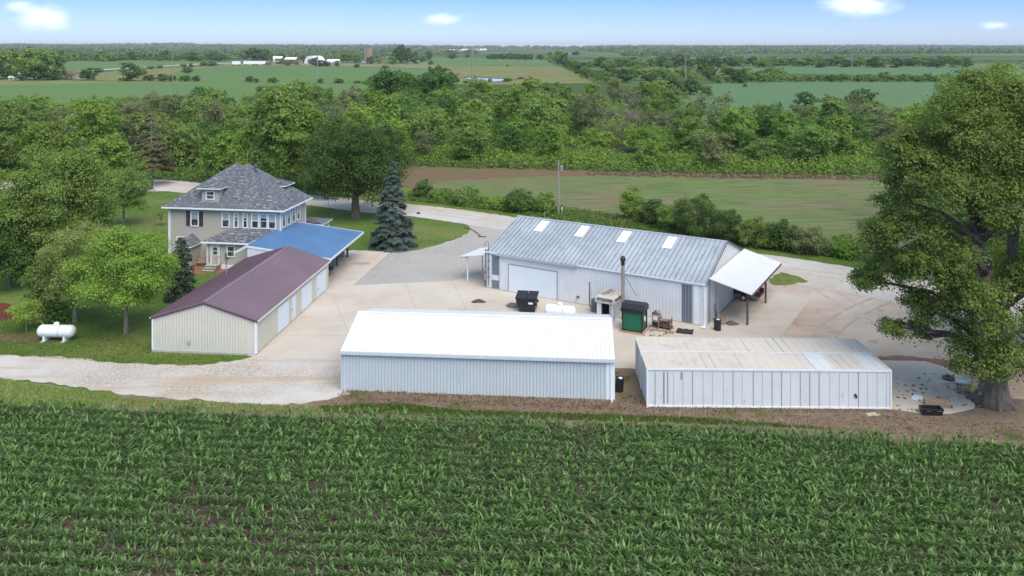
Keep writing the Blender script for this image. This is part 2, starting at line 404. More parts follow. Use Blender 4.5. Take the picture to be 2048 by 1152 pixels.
L_pale = leafmat('pale_leaves', (.27, .35, .08), (.33, .40, .12))
L_far = leafmat('far_wood_leaves', (0.125, 0.180, 0.062), (0.175, 0.238, 0.079), tr=.2, isl=.22, ob=0, s=.01)
L_corn = leafmat('corn_leaves', (.088, .195, .032), (.27, .385, .14), tr=.4, isl=.4, ob=0, s=5)
MATS['corn_leaves'].node_tree.nodes['Principled BSDF'].inputs['Roughness'].default_value = .42
MATS['corn_leaves'].node_tree.nodes['Principled BSDF'].inputs['Specular IOR Level'].default_value = .3
L_weed = leafmat('weed_leaves', (0.12, 0.2, 0.035), (0.17, 0.24, 0.055), tr=.35, ob=0)
L_straw = leafmat('dry_weed_leaves', (.27, .19, .12), (.20, .14, .09), tr=.2, ob=0)

# ------------------------------------------------------------ ground
def hsm(a, b, x): t = np.clip((x - a) / (b - a), 0, 1); return t * t * (3 - 2 * t)
def terrain(x, y):
    r = np.hypot(x, y); th = np.arctan2(x, y)
    left = hsm(.05, -.5, th)
    roll = np.sin(x * .0021 + 1.3) * np.cos(y * .0017 + .4) * 5 + np.sin(x * .0047 + y * .0031) * 2.5
    return hsm(1500, 3600, r) * (8 + roll) + hsm(3000, 9500, r) * (19 + roll * .8 + 16 * left)
rr = np.concatenate([[0.01], np.geomspace(30, 12000, 70)]); aa = np.linspace(-math.pi, math.pi, 181)[:-1]
RR, AA = np.meshgrid(rr, aa, indexing='ij')
gx, gy = RR * np.sin(AA), RR * np.cos(AA); gz = terrain(gx, gy)
nr_, na_ = RR.shape; idx = np.arange(nr_ * na_).reshape(nr_, na_)
q = np.stack([idx[:-1], np.roll(idx, -1, 1)[:-1], np.roll(idx, -1, 1)[1:], idx[1:]], -1).reshape(-1, 4)
ground = np_mesh('ground', np.stack([gx, gy, gz], -1).reshape(-1, 3), q[:, ::-1].copy(), land)
tag(ground, kind='structure')

sheet('lawn', [(-500, 900), (-500, 340), (200, 338), (820, 333), (1750, 345), (2500, 345), (2600, 900)], .012, grass)
sheet('soil', [(-1500, 800), (0, 810), (650, 838), (1000, 848), (1350, 859), (1700, 877), (2048, 893), (3500, 930), (3500, 2200), (-1500, 2200)], .02, soil, .25, .6)
sheet('dirt', [(600, 812), (672, 792), (690, 782), (1220, 800), (1220, 725), (1310, 725), (1400, 790), (1790, 800), (1840, 815), (1950, 800), (1935, 770), (1970, 720), (2600, 700), (2700, 930), (2048, 897), (1700, 882), (1350, 864), (1000, 853), (640, 842)], .028, browndirt, .35, .5)
sheet('grass', [(-600, 753), (0, 757), (110, 772), (190, 790), (240, 799), (200, 806), (0, 806), (-600, 800)], .03, palegrass, .3, .6)
sheet('dirt', [(190, 806), (235, 797), (250, 789), (450, 803), (570, 809), (640, 800), (700, 790), (700, 845), (600, 838), (200, 820)], .032, browndirt, .3, .4)
sheet('driveway', [(-700, 708), (0, 711), (130, 715), (250, 728), (400, 732), (470, 722), (520, 712), (600, 700), (700, 700), (700, 790), (640, 802), (570, 811), (450, 805), (250, 791), (130, 771), (0, 756), (-700, 748)], .036, drivegravel, .3, .45)
# yard of gravel and packed dirt, the road beyond it
sheet('dirt_yard', [(1040, 560), (1200, 478), (1500, 545), (1560, 570), (1760, 556), (2400, 630), (2700, 760), (2500, 800), (1962, 800), (1925, 775), (1890, 745), (1760, 740), (1300, 745), (1200, 640)], .036, dirtyard, .3, .6)
sheet('gravel_yard', [(700, 600), (705, 500), (783, 506), (835, 501), (880, 489), (925, 474), (943, 458), (935, 448), (915, 438), (960, 432), (1035, 440), (1200, 480), (1300, 540), (1300, 600)], .044, gravel, .3, .6)
road_pts = [(-500, 372, 392), (-100, 366, 388), (200, 362, 384), (330, 360, 383), (480, 374, 396), (640, 392, 414), (730, 402, 426), (820, 409, 433), (900, 417, 444), (1010, 432, 462), (1200, 462, 500), (1500, 506, 556), (1600, 519, 572), (1760, 545, 600), (2100, 605, 680), (2600, 700, 800)]
sheet('road', [(a, b) for a, b, c in road_pts] + [(a, c) for a, b, c in reversed(road_pts)], .052, roadm, .22, .8)
sheet('crop_field', [(790, 331), (1050, 337), (1450, 349), (1760, 352), (2300, 365), (2700, 480), (2300, 520), (1760, 500), (1600, 478), (1420, 455), (1240, 432), (1110, 412), (960, 395), (880, 384), (800, 372)], .04, fieldm, .5, 1)
sheet('field_edge', [(800, 332), (1050, 338), (1450, 350), (1760, 353), (1760, 361), (1600, 358), (1450, 358), (1300, 350), (1150, 352), (1000, 356), (900, 362), (830, 374), (800, 372)], .048, reddirt, .8, 1)
sheet('brick_patio', [(366, 528), (420, 520), (470, 545), (430, 546), (400, 549), (370, 550)], .03, brick)
# poured concrete
slabm = concrete
sheet('concrete_yard', [(495, 712), (600, 600), (640, 560), (700, 572), (905, 563), (965, 545), (1010, 520), (1300, 540), (1562, 676), (1540, 700), (1660, 720), (1300, 745), (1262, 738), (684, 723)], .06, slabm, thick=.1)
sheet('carport_slab', [(706, 573), (655, 590), (600, 560), (640, 500), (782, 505)], .075, slabm, thick=.1)
sheet('lean_to_slab', [(1558, 679), (1622, 600), (1560, 583), (1440, 556), (1380, 640)], .075, slabm, thick=.1)
sheet('side_slab', [(1660, 712), (1755, 722), (1850, 724), (1898, 738), (1935, 762), (1952, 796), (1948, 818), (1900, 829), (1840, 828), (1780, 818), (1660, 800)], .06, slabm, .06, .4, thick=.1)
sheet('red_dirt', [(1740, 716), (1800, 712), (1900, 722), (1925, 735), (1890, 733), (1850, 722), (1760, 722)], .064, mat('red_soil', (.30, .155, .10), (.24, .13, .09), 2, 1), .2, .4)
sheet('lawn_strip', [(1538, 560), (1560, 545), (1602, 556), (1618, 564), (1570, 571), (1545, 570)], .06, grass, .25, .4)
sheet('mulch_bed', [(-300, 602), (0, 606), (110, 612), (125, 624), (60, 638), (0, 640), (-300, 641)], .03, mulch, .2, .5)
sheet('bare_patch', [(-30, 672), (20, 666), (90, 668), (135, 676), (120, 684), (50, 686), (-10, 682)], .03, tandirt, .15, .4)
# control joints sawn into the concrete
jm = mat('joint_dirt', (.16, .13, .11), (.24, .2, .17), 2, .95)
mb = MB()
for a, b in [((664, 588), (720, 720)), ((812, 572), (880, 727)), ((905, 563), (985, 730)), ((560, 672), (1120, 676)), ((600, 634), (1035, 632)), ((705, 573), (782, 506)), ((1470, 655), (1545, 590)), ((1420, 640), (1590, 640))]:
    p, q2 = P(*a), P(*b); d = (q2 - p).normalized(); n = Vector((-d.y, d.x, 0)) * .011
    z = .079 if a in ((705, 573), (1470, 655), (1420, 640)) else .0645
    mb.quad([(*(p - n)[:2], z), (*(q2 - n)[:2], z), (*(q2 + n)[:2], z), (*(p + n)[:2], z)])
tag(mb.build('concrete_joints', jm), kind='structure')
# tyre tracks worn into the gravel, dirt and concrete
def tracks(name, pix, z, m, gauge=.85, wd=.14):
    pts = [P(*p) for p in pix]; fine = []
    for i in range(len(pts) - 1):
        p0, p1, p2, p3 = pts[max(i - 1, 0)], pts[i], pts[i + 1], pts[min(i + 2, len(pts) - 1)]
        for k in range(12):
            u = k / 12; fine.append(.5 * ((2 * p1) + (p2 - p0) * u + (2 * p0 - 5 * p1 + 4 * p2 - p3) * u * u + (3 * p1 - p0 - 3 * p2 + p3) * u ** 3))
    mb = MB()
    for s_ in (-1, 1):
        prev = None
        for i, p in enumerate(fine):
            d = (fine[min(i + 1, len(fine) - 1)] - fine[max(i - 1, 0)]).normalized(); n = Vector((-d.y, d.x, 0)); w2 = wd * (1 + .5 * math.sin(i * 1.7 + s_) * .6); c = p + n * s_ * gauge
            cur = [(*(c + n * w2)[:2], z), (*(c - n * w2)[:2], z)]
            if prev and not (i % 17 in (5,)): mb.quad([prev[1], cur[1], cur[0], prev[0]])
            prev = cur
    return tag(mb.build(name, m), kind='structure')
trk = mat('track_wear', (.36, .29, .23), (.45, .37, .30), 1.6, .95, spec=.1); trk2 = mat('concrete_wear', (.45, .38, .315), (.53, .45, .375), 1.2, .9, spec=.2); trk3 = mat('gravel_wear', (.50, .46, .41), (.40, .36, .32), 2.5, .95, spec=.1)
tracks('tyre_tracks', [(1640, 700), (1660, 660), (1720, 620), (1800, 590), (1900, 578)], .041, trk)
tracks('tyre_tracks', [(1900, 700), (1800, 660), (1700, 610), (1640, 575), (1600, 545)], .042, mat('track_pale', (.50, .44, .385), (.42, .35, .29), 1.8, .95, spec=.1), wd=.22)
tracks('tyre_tracks', [(300, 352 + 10), (640, 403), (900, 430), (1010, 447), (1200, 482), (1540, 535), (1700, 556), (1900, 585)], .056, trk3, wd=.3)
# dark marks laid on the concrete
dark_mark = mat('slab_smear_tone', (.30, .26, .22), (.40, .35, .30), 3, .8)
sheet('dark_mark', [(1010, 612), (1022, 606), (1040, 608), (1044, 616), (1030, 618), (1014, 616)], .0635, mat('painted_dumpster_shadow', (.09, .08, .075), (.14, .12, .11), 4, .6), .1, .3)  # dumpster's cast shadow painted as a dark sheet on the concrete
sheet('slab_smear', [(700, 529), (716, 525), (738, 526), (742, 530), (720, 531)], .0795, dark_mark, .08, .3)  # darker flat patch on the carport slab

# far fields
def ff(name, pts, z, m, amp=2.0, step=6): return sheet(name, pts, z, m, amp, step)
ff('meadow', [(-900, 160), (-200, 158), (0, 158), (480, 160), (860, 166), (1200, 168), (1320, 176), (1330, 215), (2100, 220), (3000, 230), (3000, 365), (-900, 365)], .02, mat('rough_meadow', (.05, .085, .02), (.075, .11, .03), .2, 1, spec=.1), 0)
ff('pasture_strip', [(-400, 158), (60, 158), (200, 163), (420, 164), (740, 168), (740, 173), (300, 170), (60, 172), (-400, 190)], .10, palegrass)
ff('soybean_field', [(-300, 172), (60, 170), (240, 165.5), (420, 166), (740, 169), (760, 240), (400, 260), (-300, 260)], .14, soy)
ff('pasture_slope', [(150, 160.5), (160, 148), (300, 138), (420, 133), (460, 136), (360, 146), (345, 163), (250, 163)], .14, pasture)
ff('soybean_field', [(345, 163.5), (360, 142), (450, 131.5), (600, 132), (760, 135), (880, 140), (850, 170), (740, 168), (420, 165.5)], .18, soy)
ff('soybean_field', [(120, 143), (118, 123.5), (250, 119.5), (400, 120), (460, 124.5), (300, 135), (150, 142)], .18, soy)
ff('farmyard', [(430, 131.5), (450, 128), (600, 127.5), (760, 127), (870, 131), (880, 139), (760, 134.5), (600, 131.8)], .24, tanstrip)
ff('far_road', [(140, 143.2), (200, 139.5), (300, 133.2), (400, 127.6), (460, 125.6), (470, 126.8), (400, 129.2), (300, 135), (200, 141.3), (140, 145)], .3, paleroad, 0)
ff('pasture', [(850, 168), (865, 140), (850, 133), (860, 131), (1120, 132.5), (1160, 150), (1190, 166), (1000, 170)], .14, pasture)
ff('soybean_field', [(855, 131), (850, 119), (950, 117.5), (1085, 119), (1115, 132), (1000, 131.5)], .2, soy)
ff('pond', [(930, 157), (945, 156), (975, 157.3), (1008, 158.8), (1008, 162), (985, 163.5), (950, 160.5)], .2, pondm, .6, 3)
ff('pond_bank', [(922, 154.6), (960, 154), (1012, 157), (1045, 158.5), (1040, 160), (1008, 164), (980, 164.8), (940, 160)], .17, tandirt, 1, 4)
ff('soybean_field', [(1310, 215), (1325, 200), (1372, 192), (1388, 178), (1420, 168), (1500, 163.5), (1700, 161.5), (1860, 164), (2300, 170), (2300, 262), (1900, 262), (1450, 262)], .14, soyblue)
ff('field_margin', [(1300, 205), (1322, 199), (1312, 216), (1440, 262), (1420, 264), (1290, 214)], .17, tandirt)
ff('soybean_field', [(1385, 146), (1400, 135), (1560, 132), (1760, 133), (1960, 135), (1960, 152), (1700, 150), (1500, 147)], .18, soyblue)
ff('pasture', [(1290, 150), (1300, 138), (1400, 142), (1560, 144), (1560, 152), (1400, 156)], .22, pasture)
ff('soybean_field', [(1165, 139), (1180, 132.5), (1310, 134), (1400, 138), (1310, 142)], .2, soy)
ff('hayfield', [(790, 118), (830, 116.5), (855, 122), (865, 131), (835, 133)], .18, palegrass)
ff('far_field', [(1130, 109), (1240, 105.5), (1260, 108.5), (1150, 116)], .3, soy)
for xy in [((176, 119), (178, 117.3), (330, 117.2), (330, 118.2))]: ff('far_lane', xy, .3, paleroad, 0)

# ------------------------------------------------------------ foliage generators
def leaf_quads(C, Nn, size, asp, g):
    """diamond leaves at centres C facing Nn"""
    n = len(C); Nn = Nn / (np.linalg.norm(Nn, axis=1, keepdims=True) + 1e-9)
    t = g.normal(size=(n, 3)); U = np.cross(Nn, t); U /= np.linalg.norm(U, axis=1, keepdims=True) + 1e-9; Vv = np.cross(Nn, U)
    s = size[:, None]
    V = np.stack([C - U * s, C - Vv * s * asp, C + U * s, C + Vv * s * asp], 1).reshape(-1, 3)
    return V, np.arange(4 * n).reshape(n, 4)
def crown_arrays(blobs, n, leaf, g, per=26, spread=.16, droop=.12, flat=.6, fill=.35):
    """clusters of leaves over the surfaces of overlapping lobes"""
    B = np.array([[*c, *(r if hasattr(r, '__len__') else (r, r, r * .8))] for c, r in blobs], float)
    area = (B[:, 3] * B[:, 4]) ** 1.0; pr = area / area.sum(); nc = max(8, n // per)
    bi = g.choice(len(B), nc, p=pr); d = g.normal(size=(nc, 3)); d /= np.linalg.norm(d, axis=1, keepdims=True)
    d[:, 2] = np.where((d[:, 2] < -.35) & (g.random(nc) < .6), -d[:, 2], d[:, 2])
    rad = 1 - fill * g.random(nc) ** 1.6
    rad *= 1 + .16 * np.sin(d[:, 0] * 5 + bi) * np.cos(d[:, 1] * 4 + bi * 2) + .1 * g.normal(size=nc)
    C = B[bi, :3] + d * B[bi, 3:] * rad[:, None]
    keep = np.ones(nc, bool)
    for k in range(len(B)):
        q_ = (((C - B[k, :3]) / B[k, 3:]) ** 2).sum(1); keep &= ~((q_ < .3) & (bi != k) & (g.random(nc) < .85))
    C, d, bi = C[keep], d[keep], bi[keep]; nc = len(C)
    csz = (B[bi, 3] * spread + .12) * g.uniform(.6, 1.5, nc)
    ci = g.integers(0, nc, n); off = g.normal(size=(n, 3)) * csz[ci, None] * np.array([1, 1, flat])
    pos = C[ci] + off; pos[:, 2] -= droop * (off[:, 0] ** 2 + off[:, 1] ** 2) / (csz[ci] + .01)
    Nn = d[ci] * .55 + off / (csz[ci, None] + .01) * .55 + g.normal(size=(n, 3)) * .42 + np.array([0, 0, .55])
    return pos, Nn, leaf * g.uniform(.6, 1.35, n)
def crown_mesh(name, blobs, n, leaf, m, parent, seed=1, asp=.62, **k):
    g = np.random.default_rng(seed); pos, Nn, s = crown_arrays(blobs, n, leaf, g, **k)
    V, F = leaf_quads(pos, Nn, s, asp, g); return np_mesh(name, V, F, m, parent)
def limbs(mb, base, fork, blobs, r0, seed=1, frac=1.0, seg=6):
    g = random.Random(seed); base, fork = Vector(base), Vector(fork)
    mb.tube([base, base.lerp(fork, .08), base.lerp(fork, .5) + Vector((g.uniform(-.1, .1), g.uniform(-.1, .1), 0)) * r0 * 3, fork], [r0 * 1.5, r0 * 1.1, r0 * .85, r0 * .72], seg + 2)
    for c, r in blobs:
        if g.random() > frac: continue
        c = Vector(c); s0 = base.lerp(fork, g.uniform(.7, 1.0)); mid = s0.lerp(c, .5) + Vector((g.uniform(-.3, .3), g.uniform(-.3, .3), g.uniform(.1, .5)))
        mb.tube([s0, mid, c], [r0 * .5, r0 * .3, r0 * .12], seg)
        rr_ = r[0] if hasattr(r, '__len__') else r
        for _ in range(3):
            t = c + Vector((g.uniform(-1, 1), g.uniform(-1, 1), g.uniform(-.3, .8))) * rr_ * .8; mb.tube([mid.lerp(c, .6), t], [r0 * .13, r0 * .04], 4, cap=False)
def round_blobs(h, wd, seed, nb=11, low=.28, shape='round', loose=1.0):
    g = random.Random(seed); out = []
    for i in range(nb):
        t = (i + .5) / nb; z = h * (low + (1 - low) * (.1 + .78 * t))
        prof = {'round': math.sin(math.pi * (.18 + .76 * t)) ** .7, 'cone': (1.02 - t) ** .75, 'vase': .45 + .62 * t if t < .75 else .95 - (t - .75) * 1.6, 'col': .8 * math.sin(math.pi * (.2 + .7 * t)) ** .5}[shape]
        a = i * 2.4 + g.uniform(-.5, .5); rad = wd * .5 * prof * g.uniform(.45, .72); br = wd * .5 * g.uniform(.34, .52) * (.75 + .35 * prof) * loose; rad *= 2 - loose
        out.append(((math.cos(a) * rad, math.sin(a) * rad, z), (br, br, br * g.uniform(.65, .85))))
    for c, r in list(out[:]):
        for _ in range(2):
            a = math.atan2(c[1], c[0]) + g.uniform(-1.1, 1.1); e_ = g.uniform(-.3, 1.2); rr_ = wd * g.uniform(.07, .12); q_ = r[0] * g.uniform(.95, 1.2)
            out.append(((c[0] + math.cos(a) * math.cos(e_) * q_, c[1] + math.sin(a) * math.cos(e_) * q_, c[2] + math.sin(e_) * r[2] * 1.1), (rr_, rr_, rr_ * .75)))
    out.append(((0, 0, h * (low + (1 - low) * .5)), (wd * .34, wd * .34, h * (1 - low) * .34)))
    return out
def tree(name, label, cat, loc, h, wd, n, leaf, m, bm=bark, seed=1, shape='round', low=.28, r0=None, fork=None, nb=11, group=None, blobs=None, frac=1, loose=1.0, **k):
    t = thing(name, label, cat, loc, 0, group); blobs = blobs or round_blobs(h, wd, seed, nb, low, shape, loose)
    mb = MB(); limbs(mb, (0, 0, -.1), fork or (0, 0, h * (low + .12)), blobs[:nb] + blobs[-1:], r0 or h * .022, seed, frac); mb.build('trunk', bm, t, smooth=True)
    crown_mesh('crown', blobs, n, leaf, m, t, seed, **k); return t
def conifer(name, label, loc, h, wd, n, m, seed, cat='tree', tiers=26, power=.85, droop=.22, size=.17, sparse=0, low=.02, group=None, gap=0):
    t = thing(name, label, cat, loc, 0, group); g = np.random.default_rng(seed)
    mb = MB(); mb.tube([(0, 0, -.1), (0, 0, h * .5), (0, 0, h * .98)], [h * .02, h * .012, .02], 8)
    tr = low + (1 - low) * np.sort(g.random(tiers * 9) ** 1.15); az = g.random(len(tr)) * 2 * np.pi
    tr = low + (1 - low) * (np.round((tr - low) / (1 - low) * tiers) / tiers) + g.normal(size=len(tr)) * .25 / tiers
    tr = np.clip(tr, low, .985); ln = wd * .5 * (1 - tr) ** power * g.uniform(.8, 1.12, len(tr)) + .12
    if sparse: keep = g.random(len(tr)) > sparse; tr, az, ln = tr[keep], az[keep], ln[keep]
    for i in range(0, len(tr), 3 if not sparse else 1):
        d = np.array([math.cos(az[i]), math.sin(az[i]), 0]) * ln[i]
        mb.tube([(0, 0, tr[i] * h), (d[0] * .5, d[1] * .5, tr[i] * h + .04 * ln[i]), (d[0] * .95, d[1] * .95, tr[i] * h - droop * ln[i])], [.05 if sparse else .03, .03, .01], 4, cap=False)
    mb.build('trunk', bark if not sparse else deadbark, t, smooth=True)
    wgt = ln / ln.sum(); bi = g.choice(len(tr), n, p=wgt); u = g.random(n) ** .6
    if gap: u = gap + (1 - gap) * u
    side = g.normal(size=n) * (.10 + .13 * ln[bi]) * (1.15 - u * .6)
    ca, sa = np.cos(az[bi]), np.sin(az[bi]); r_ = u * ln[bi]
    z = tr[bi] * h + .05 * ln[bi] * np.sin(u * 3) - droop * ln[bi] * u ** 2 - np.abs(side) * .35 + g.normal(size=n) * .045
    pos = np.stack([ca * r_ - sa * side, sa * r_ + ca * side, np.maximum(z, .05)], 1)
    Nn = np.stack([ca * .5, sa * .5, np.full(n, 1.0)], 1) + g.normal(size=(n, 3)) * .45
    V, F = leaf_quads(pos, Nn, size * g.uniform(.6, 1.3, n), .45, g); np_mesh('crown', V, F, m, t); return t

def blades(name, pts, hts, m, label, cat, wid=.03, lean=.5, kind='stuff', seed=3, parent=None):
    g = np.random.default_rng(seed); n = len(pts); az = g.random(n) * 2 * np.pi; h = hts; ln = lean * h * g.random(n)
    d = np.stack([np.cos(az), np.sin(az), np.zeros(n)], 1); sd = np.stack([-np.sin(az), np.cos(az), np.zeros(n)], 1) * (wid * g.uniform(.6, 1.5, n))[:, None]
    B = pts; M_ = B + d * (ln * .35)[:, None]; M_[:, 2] += h * .6; T = B + d * ln[:, None]; T[:, 2] += h
    V = np.stack([B - sd, B + sd, M_ + sd * .8, M_ - sd * .8, T + sd * .15, T - sd * .15], 1).reshape(-1, 3)
    k = np.arange(n)[:, None] * 6; F = np.concatenate([k + [0, 1, 2, 3], k + [3, 2, 4, 5]], 1).reshape(-1, 4)
    return tag(np_mesh(name, V, F, m, parent), label, cat, kind=kind)
def inpoly(x, y, poly):
    c = np.zeros(len(x), bool); n = len(poly)
    for i in range(n):
        x1, y1 = poly[i]; x2, y2 = poly[i - 1]
        c ^= ((y1 > y) != (y2 > y)) & (x < (x2 - x1) * (y - y1) / ((y2 - y1) + 1e-12) + x1)
    return c
def scatter(pix, n, seed=1):
    g = np.random.default_rng(seed); poly = [tuple(P(*p)[:2]) for p in pix]; A = np.array(poly); lo, hi = A.min(0), A.max(0); out = np.zeros((0, 2))
    while len(out) < n:
        q_ = lo + (hi - lo) * g.random((n * 2, 2)); out = np.concatenate([out, q_[inpoly(q_[:, 0], q_[:, 1], poly)]])
    return out[:n]

# ------------------------------------------------------------ buildings
class Knots:
    def __init__(s, ks, zs): s.knots = ks; s.zs = zs
    def __call__(s, u): return float(np.interp(u, s.knots, s.zs))
XU, YU, ZU = Vector((1, 0, 0)), Vector((0, 1, 0)), Vector((0, 0, 1))
def gable_walls(mb, L, W, ev, rg, sp=.3, base=.0, skip=(), rw=.04, rd=.022, mr=1, front=True):
    """shell of a gabled box: front wall along x at y=0, gables at x=0 and x=L"""
    top = Knots([0, W / 2, W], [ev - base, rg - base, ev - base])
    if front: mb.ribbed((0, 0, base), XU, ZU, L, ev - base, sp, rw, rd, 0, mr, skip)
    mb.ribbed((L, 0, base), YU, ZU, W, top, sp, rw, rd, 0, mr)
    mb.ribbed((L, W, base), -XU, ZU, L, ev - base, sp, rw, rd, 0, mr)
    mb.ribbed((0, W, base), -YU, ZU, W, top, sp, rw, rd, 0, mr)
def gable_roof(L, W, ev, rg, ox, oy, name, mats, parent, sp=.3, rw=.03, rd=.025, th=.09, mr=1, cap=True, off=None):
    """two ribbed slopes, overhanging ox at the gables and oy at the eaves"""
    mb = MB(); sl = (rg - ev) / (W / 2); ye, ze = -oy, ev - oy * sl + .1; zr = rg + .1
    n_ = Vector((0, -sl, 1)).normalized()
    for s_ in (0, 1):
        f = (lambda x, y, z: Vector((x, y, z))) if s_ == 0 else (lambda x, y, z: Vector((L - x, W - y, z)))
        a, b, c, d = f(-ox, ye, ze), f(L + ox, ye, ze), f(L + ox, W / 2, zr), f(-ox, W / 2, zr)
        mb.slab(a, b, c, d, th)
        U = (b - a).normalized(); V = (d - a).normalized()
        mb.ribbed(a + U.cross(V) * .002, U, V, L + 2 * ox, (d - a).length, sp, rw, rd, 0, mr, off=off)
    if cap:
        k = .22
        mb.slab((-ox, W / 2 - k, zr - k * sl + .035), (L + ox, W / 2 - k, zr - k * sl + .035), (L + ox, W / 2, zr + .035), (-ox, W / 2, zr + .035), .008, 0)
        mb.slab((-ox, W / 2, zr + .035), (L + ox, W / 2, zr + .035), (L + ox, W / 2 + k, zr - k * sl + .035), (-ox, W / 2 + k, zr - k * sl + .035), .008, 0)
    return mb.build(name, mats, parent)
def door_panel(parent, x0, x1, z0, z1, y=-.045, name='garage_door', m=None, sections=5, trim=.09, tm=None, handle=None, label=None, axis='x', X0=0):
    """a panelled door just proud of a wall. axis 'x': wall faces -y; axis 'y': wall faces +x at x = X0"""
    def B(mb, a, b, c, d, e, f_, mi=0):
        if axis == 'x': mb.box(a, b, c, d, e, f_, mi)
        else: mb.box(X0 - d, X0 - c, a, b, e, f_, mi)
    mb = MB(); n = sections; hh = (z1 - z0) / n
    for i in range(n): B(mb, x0, x1, y, -.002, z0 + i * hh + (.008 if i else 0), z0 + (i + 1) * hh - .008)
    B(mb, x0 + .01, x1 - .01, y + .012, -.004, z0 + .01, z1 - .01)
    d = mb.build(name, m or doorwhite, parent); tm = tm or trimwhite
    mb = MB(); B(mb, x0 - trim, x0, y - .03, -.001, z0, z1); B(mb, x1, x1 + trim, y - .03, -.001, z0, z1); B(mb, x0 - trim, x1 + trim, y - .033, -.001, z1, z1 + trim)
    mb.build('door_frame', tm, d)
    if handle:
        mb = MB(); B(mb, handle[0], handle[0] + .12, y - .06, y - .001, handle[1], handle[1] + .06); mb.build('handle', black, d)
    if label: d['label'] = label
    return d
def window(parent, x0, x1, z0, z1, y=0, axis='x', X0=0, trim=.11, sash=True, blinds=.0, tm=None):
    """trimmed double-hung window; y is the wall plane"""
    def B(mb, a, b, c, d, e, f_, mi=0):
        if axis == 'x': mb.box(a, b, y + c, y + d, e, f_, mi)
        else: mb.box(X0 - d, X0 - c, a, b, e, f_, mi)
    mb = MB()
    B(mb, x0 - trim, x0, -.05, -.001, z0 - trim, z1 + trim); B(mb, x1, x1 + trim, -.05, -.001, z0 - trim, z1 + trim)
    B(mb, x0, x1, -.052, -.001, z1, z1 + trim); B(mb, x0 - .02, x1 + .02, -.075, -.001, z0 - trim, z0)
    if sash:
        m_ = (z0 + z1) / 2; B(mb, x0, x1, -.04, -.006, m_ - .03, m_ + .03)
        B(mb, x0, x0 + .035, -.035, -.006, z0, z1); B(mb, x1 - .035, x1, -.035, -.006, z0, z1)
    f = mb.build('window', tm or trimwhite, parent)
    mb = MB(); B(mb, x0, x1, -.012, -.002, z0, z1); mb.build('pane', glass, f)
    if blinds:
        mb = MB(); B(mb, x0 + .04, x1 - .04, -.018, -.013, z1 - (z1 - z0) * blinds, z1 - .01); mb.build('blind', blind, f)
    return f

# ---- white storage shed in front
t = thing('storage_shed', 'long low pale blue-white metal shed with bright white ribbed roof beside the corn', 'shed', (-11.93, 55.98, 0), -4.6)
L_, W_, ev, rg = 18.93, 9.0, 2.72, 3.95
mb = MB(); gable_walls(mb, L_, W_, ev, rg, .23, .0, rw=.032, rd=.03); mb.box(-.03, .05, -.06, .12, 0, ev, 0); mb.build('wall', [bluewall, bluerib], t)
gable_roof(L_, W_, ev, rg, .06, .10, 'roof', [whiteroof, ribshadedirt], t, sp=.3, rw=.035, rd=.03)
mb = MB(); mb.box(-.08, L_ + .08, -.2, -.09, ev - .12, ev - .02); mb.box(-.08, L_ + .08, -.22, -.19, ev - .13, ev + .0); mb.build('gutter', bluewall, t)
mb = MB(); mb.tube([(L_ - .22, -.15, ev - .1), (L_ - .22, -.07, ev - .3), (L_ - .22, -.07, .3), (L_ - .2, -.1, .1), (L_ - .12, -.5, .03)], .05, 8); mb.build('downspout', trimwhite, t)
mb = MB(); mb.box(L_ - .52, L_ + .06, -.035, -.001, 0, ev - .02); mb.build('corner_trim', trimwhite, t)

# ---- maroon-roofed garage: front gable towards the camera
t = thing('garage', 'long cream metal garage with a maroon ribbed roof and white doors along its right side', 'garage', (-28.34, 63.15, 0), -5.4)
Wg, Lg, ev, rg = 8.43, 17.5, 2.72, 3.98
mb = MB(); top = Knots([0, Wg / 2, Wg], [ev - .16, rg - .16, ev - .16])
mb.ribbed((0, 0, .16), XU, ZU, Wg, top, .23, .028, .025, 0, 1)
mb.ribbed((Wg, 0, .16), YU, ZU, Lg, ev - .16, .23, .028, .02, 0, 1, skip=[(4.1, 6.9), (7.25, 8.55), (9.7, 12.6), (13.65, 16.65)])
mb.ribbed((Wg, Lg, .16), -XU, ZU, Wg, top, .23, .028, .02, 0, 1)
mb.ribbed((0, Lg, .16), -YU, ZU, Lg, ev - .16, .23, .028, .02, 0, 1)
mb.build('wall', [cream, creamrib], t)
mb = MB(); mb.box(-.06, Wg + .04, -.06, Lg, -.1, .158); mb.build('foundation', concblock, t)
mb = MB(); mb.box(-.07, .07, -.07, -.001, .165, ev - .05); mb.build('corner_trim', trimwhite, t)
mb = MB(); mb.box(Wg - .08, Wg + .07, -.07, -.0, .165, ev - .05); mb.box(Wg + .001, Wg + .07, 0, .12, .165, ev - .05); mb.build('corner_trim', trimwhite, t)
mb = MB(); sl = (rg - ev) / (Wg / 2); oy, ox = .16, .1
for s_ in (0, 1):
    f = (lambda x, y, z: Vector((x, y, z))) if s_ == 0 else (lambda x, y, z: Vector((Wg - x, Lg - y, z)))
    # slope whose eave is at x = -oy (s_=0) / x = Wg+oy (s_=1)
    a, b, c, d = f(-oy, Lg + ox, ev - oy * sl + .1), f(-oy, -ox, ev - oy * sl + .1), f(Wg / 2, -ox, rg + .1), f(Wg / 2, Lg + ox, rg + .1)
    mb.slab(a, b, c, d, .08); U = (b - a).normalized(); V = (d - a).normalized()
    mb.ribbed(a + U.cross(V) * .002, U, V, Lg + 2 * ox, (d - a).length, .3, .03, .03, 0, 1)
k = .2
mb.slab((Wg / 2 - k, Lg + ox, rg + .135 - k * sl), (Wg / 2 - k, -ox, rg + .135 - k * sl), (Wg / 2, -ox, rg + .135), (Wg / 2, Lg + ox, rg + .135), .01)
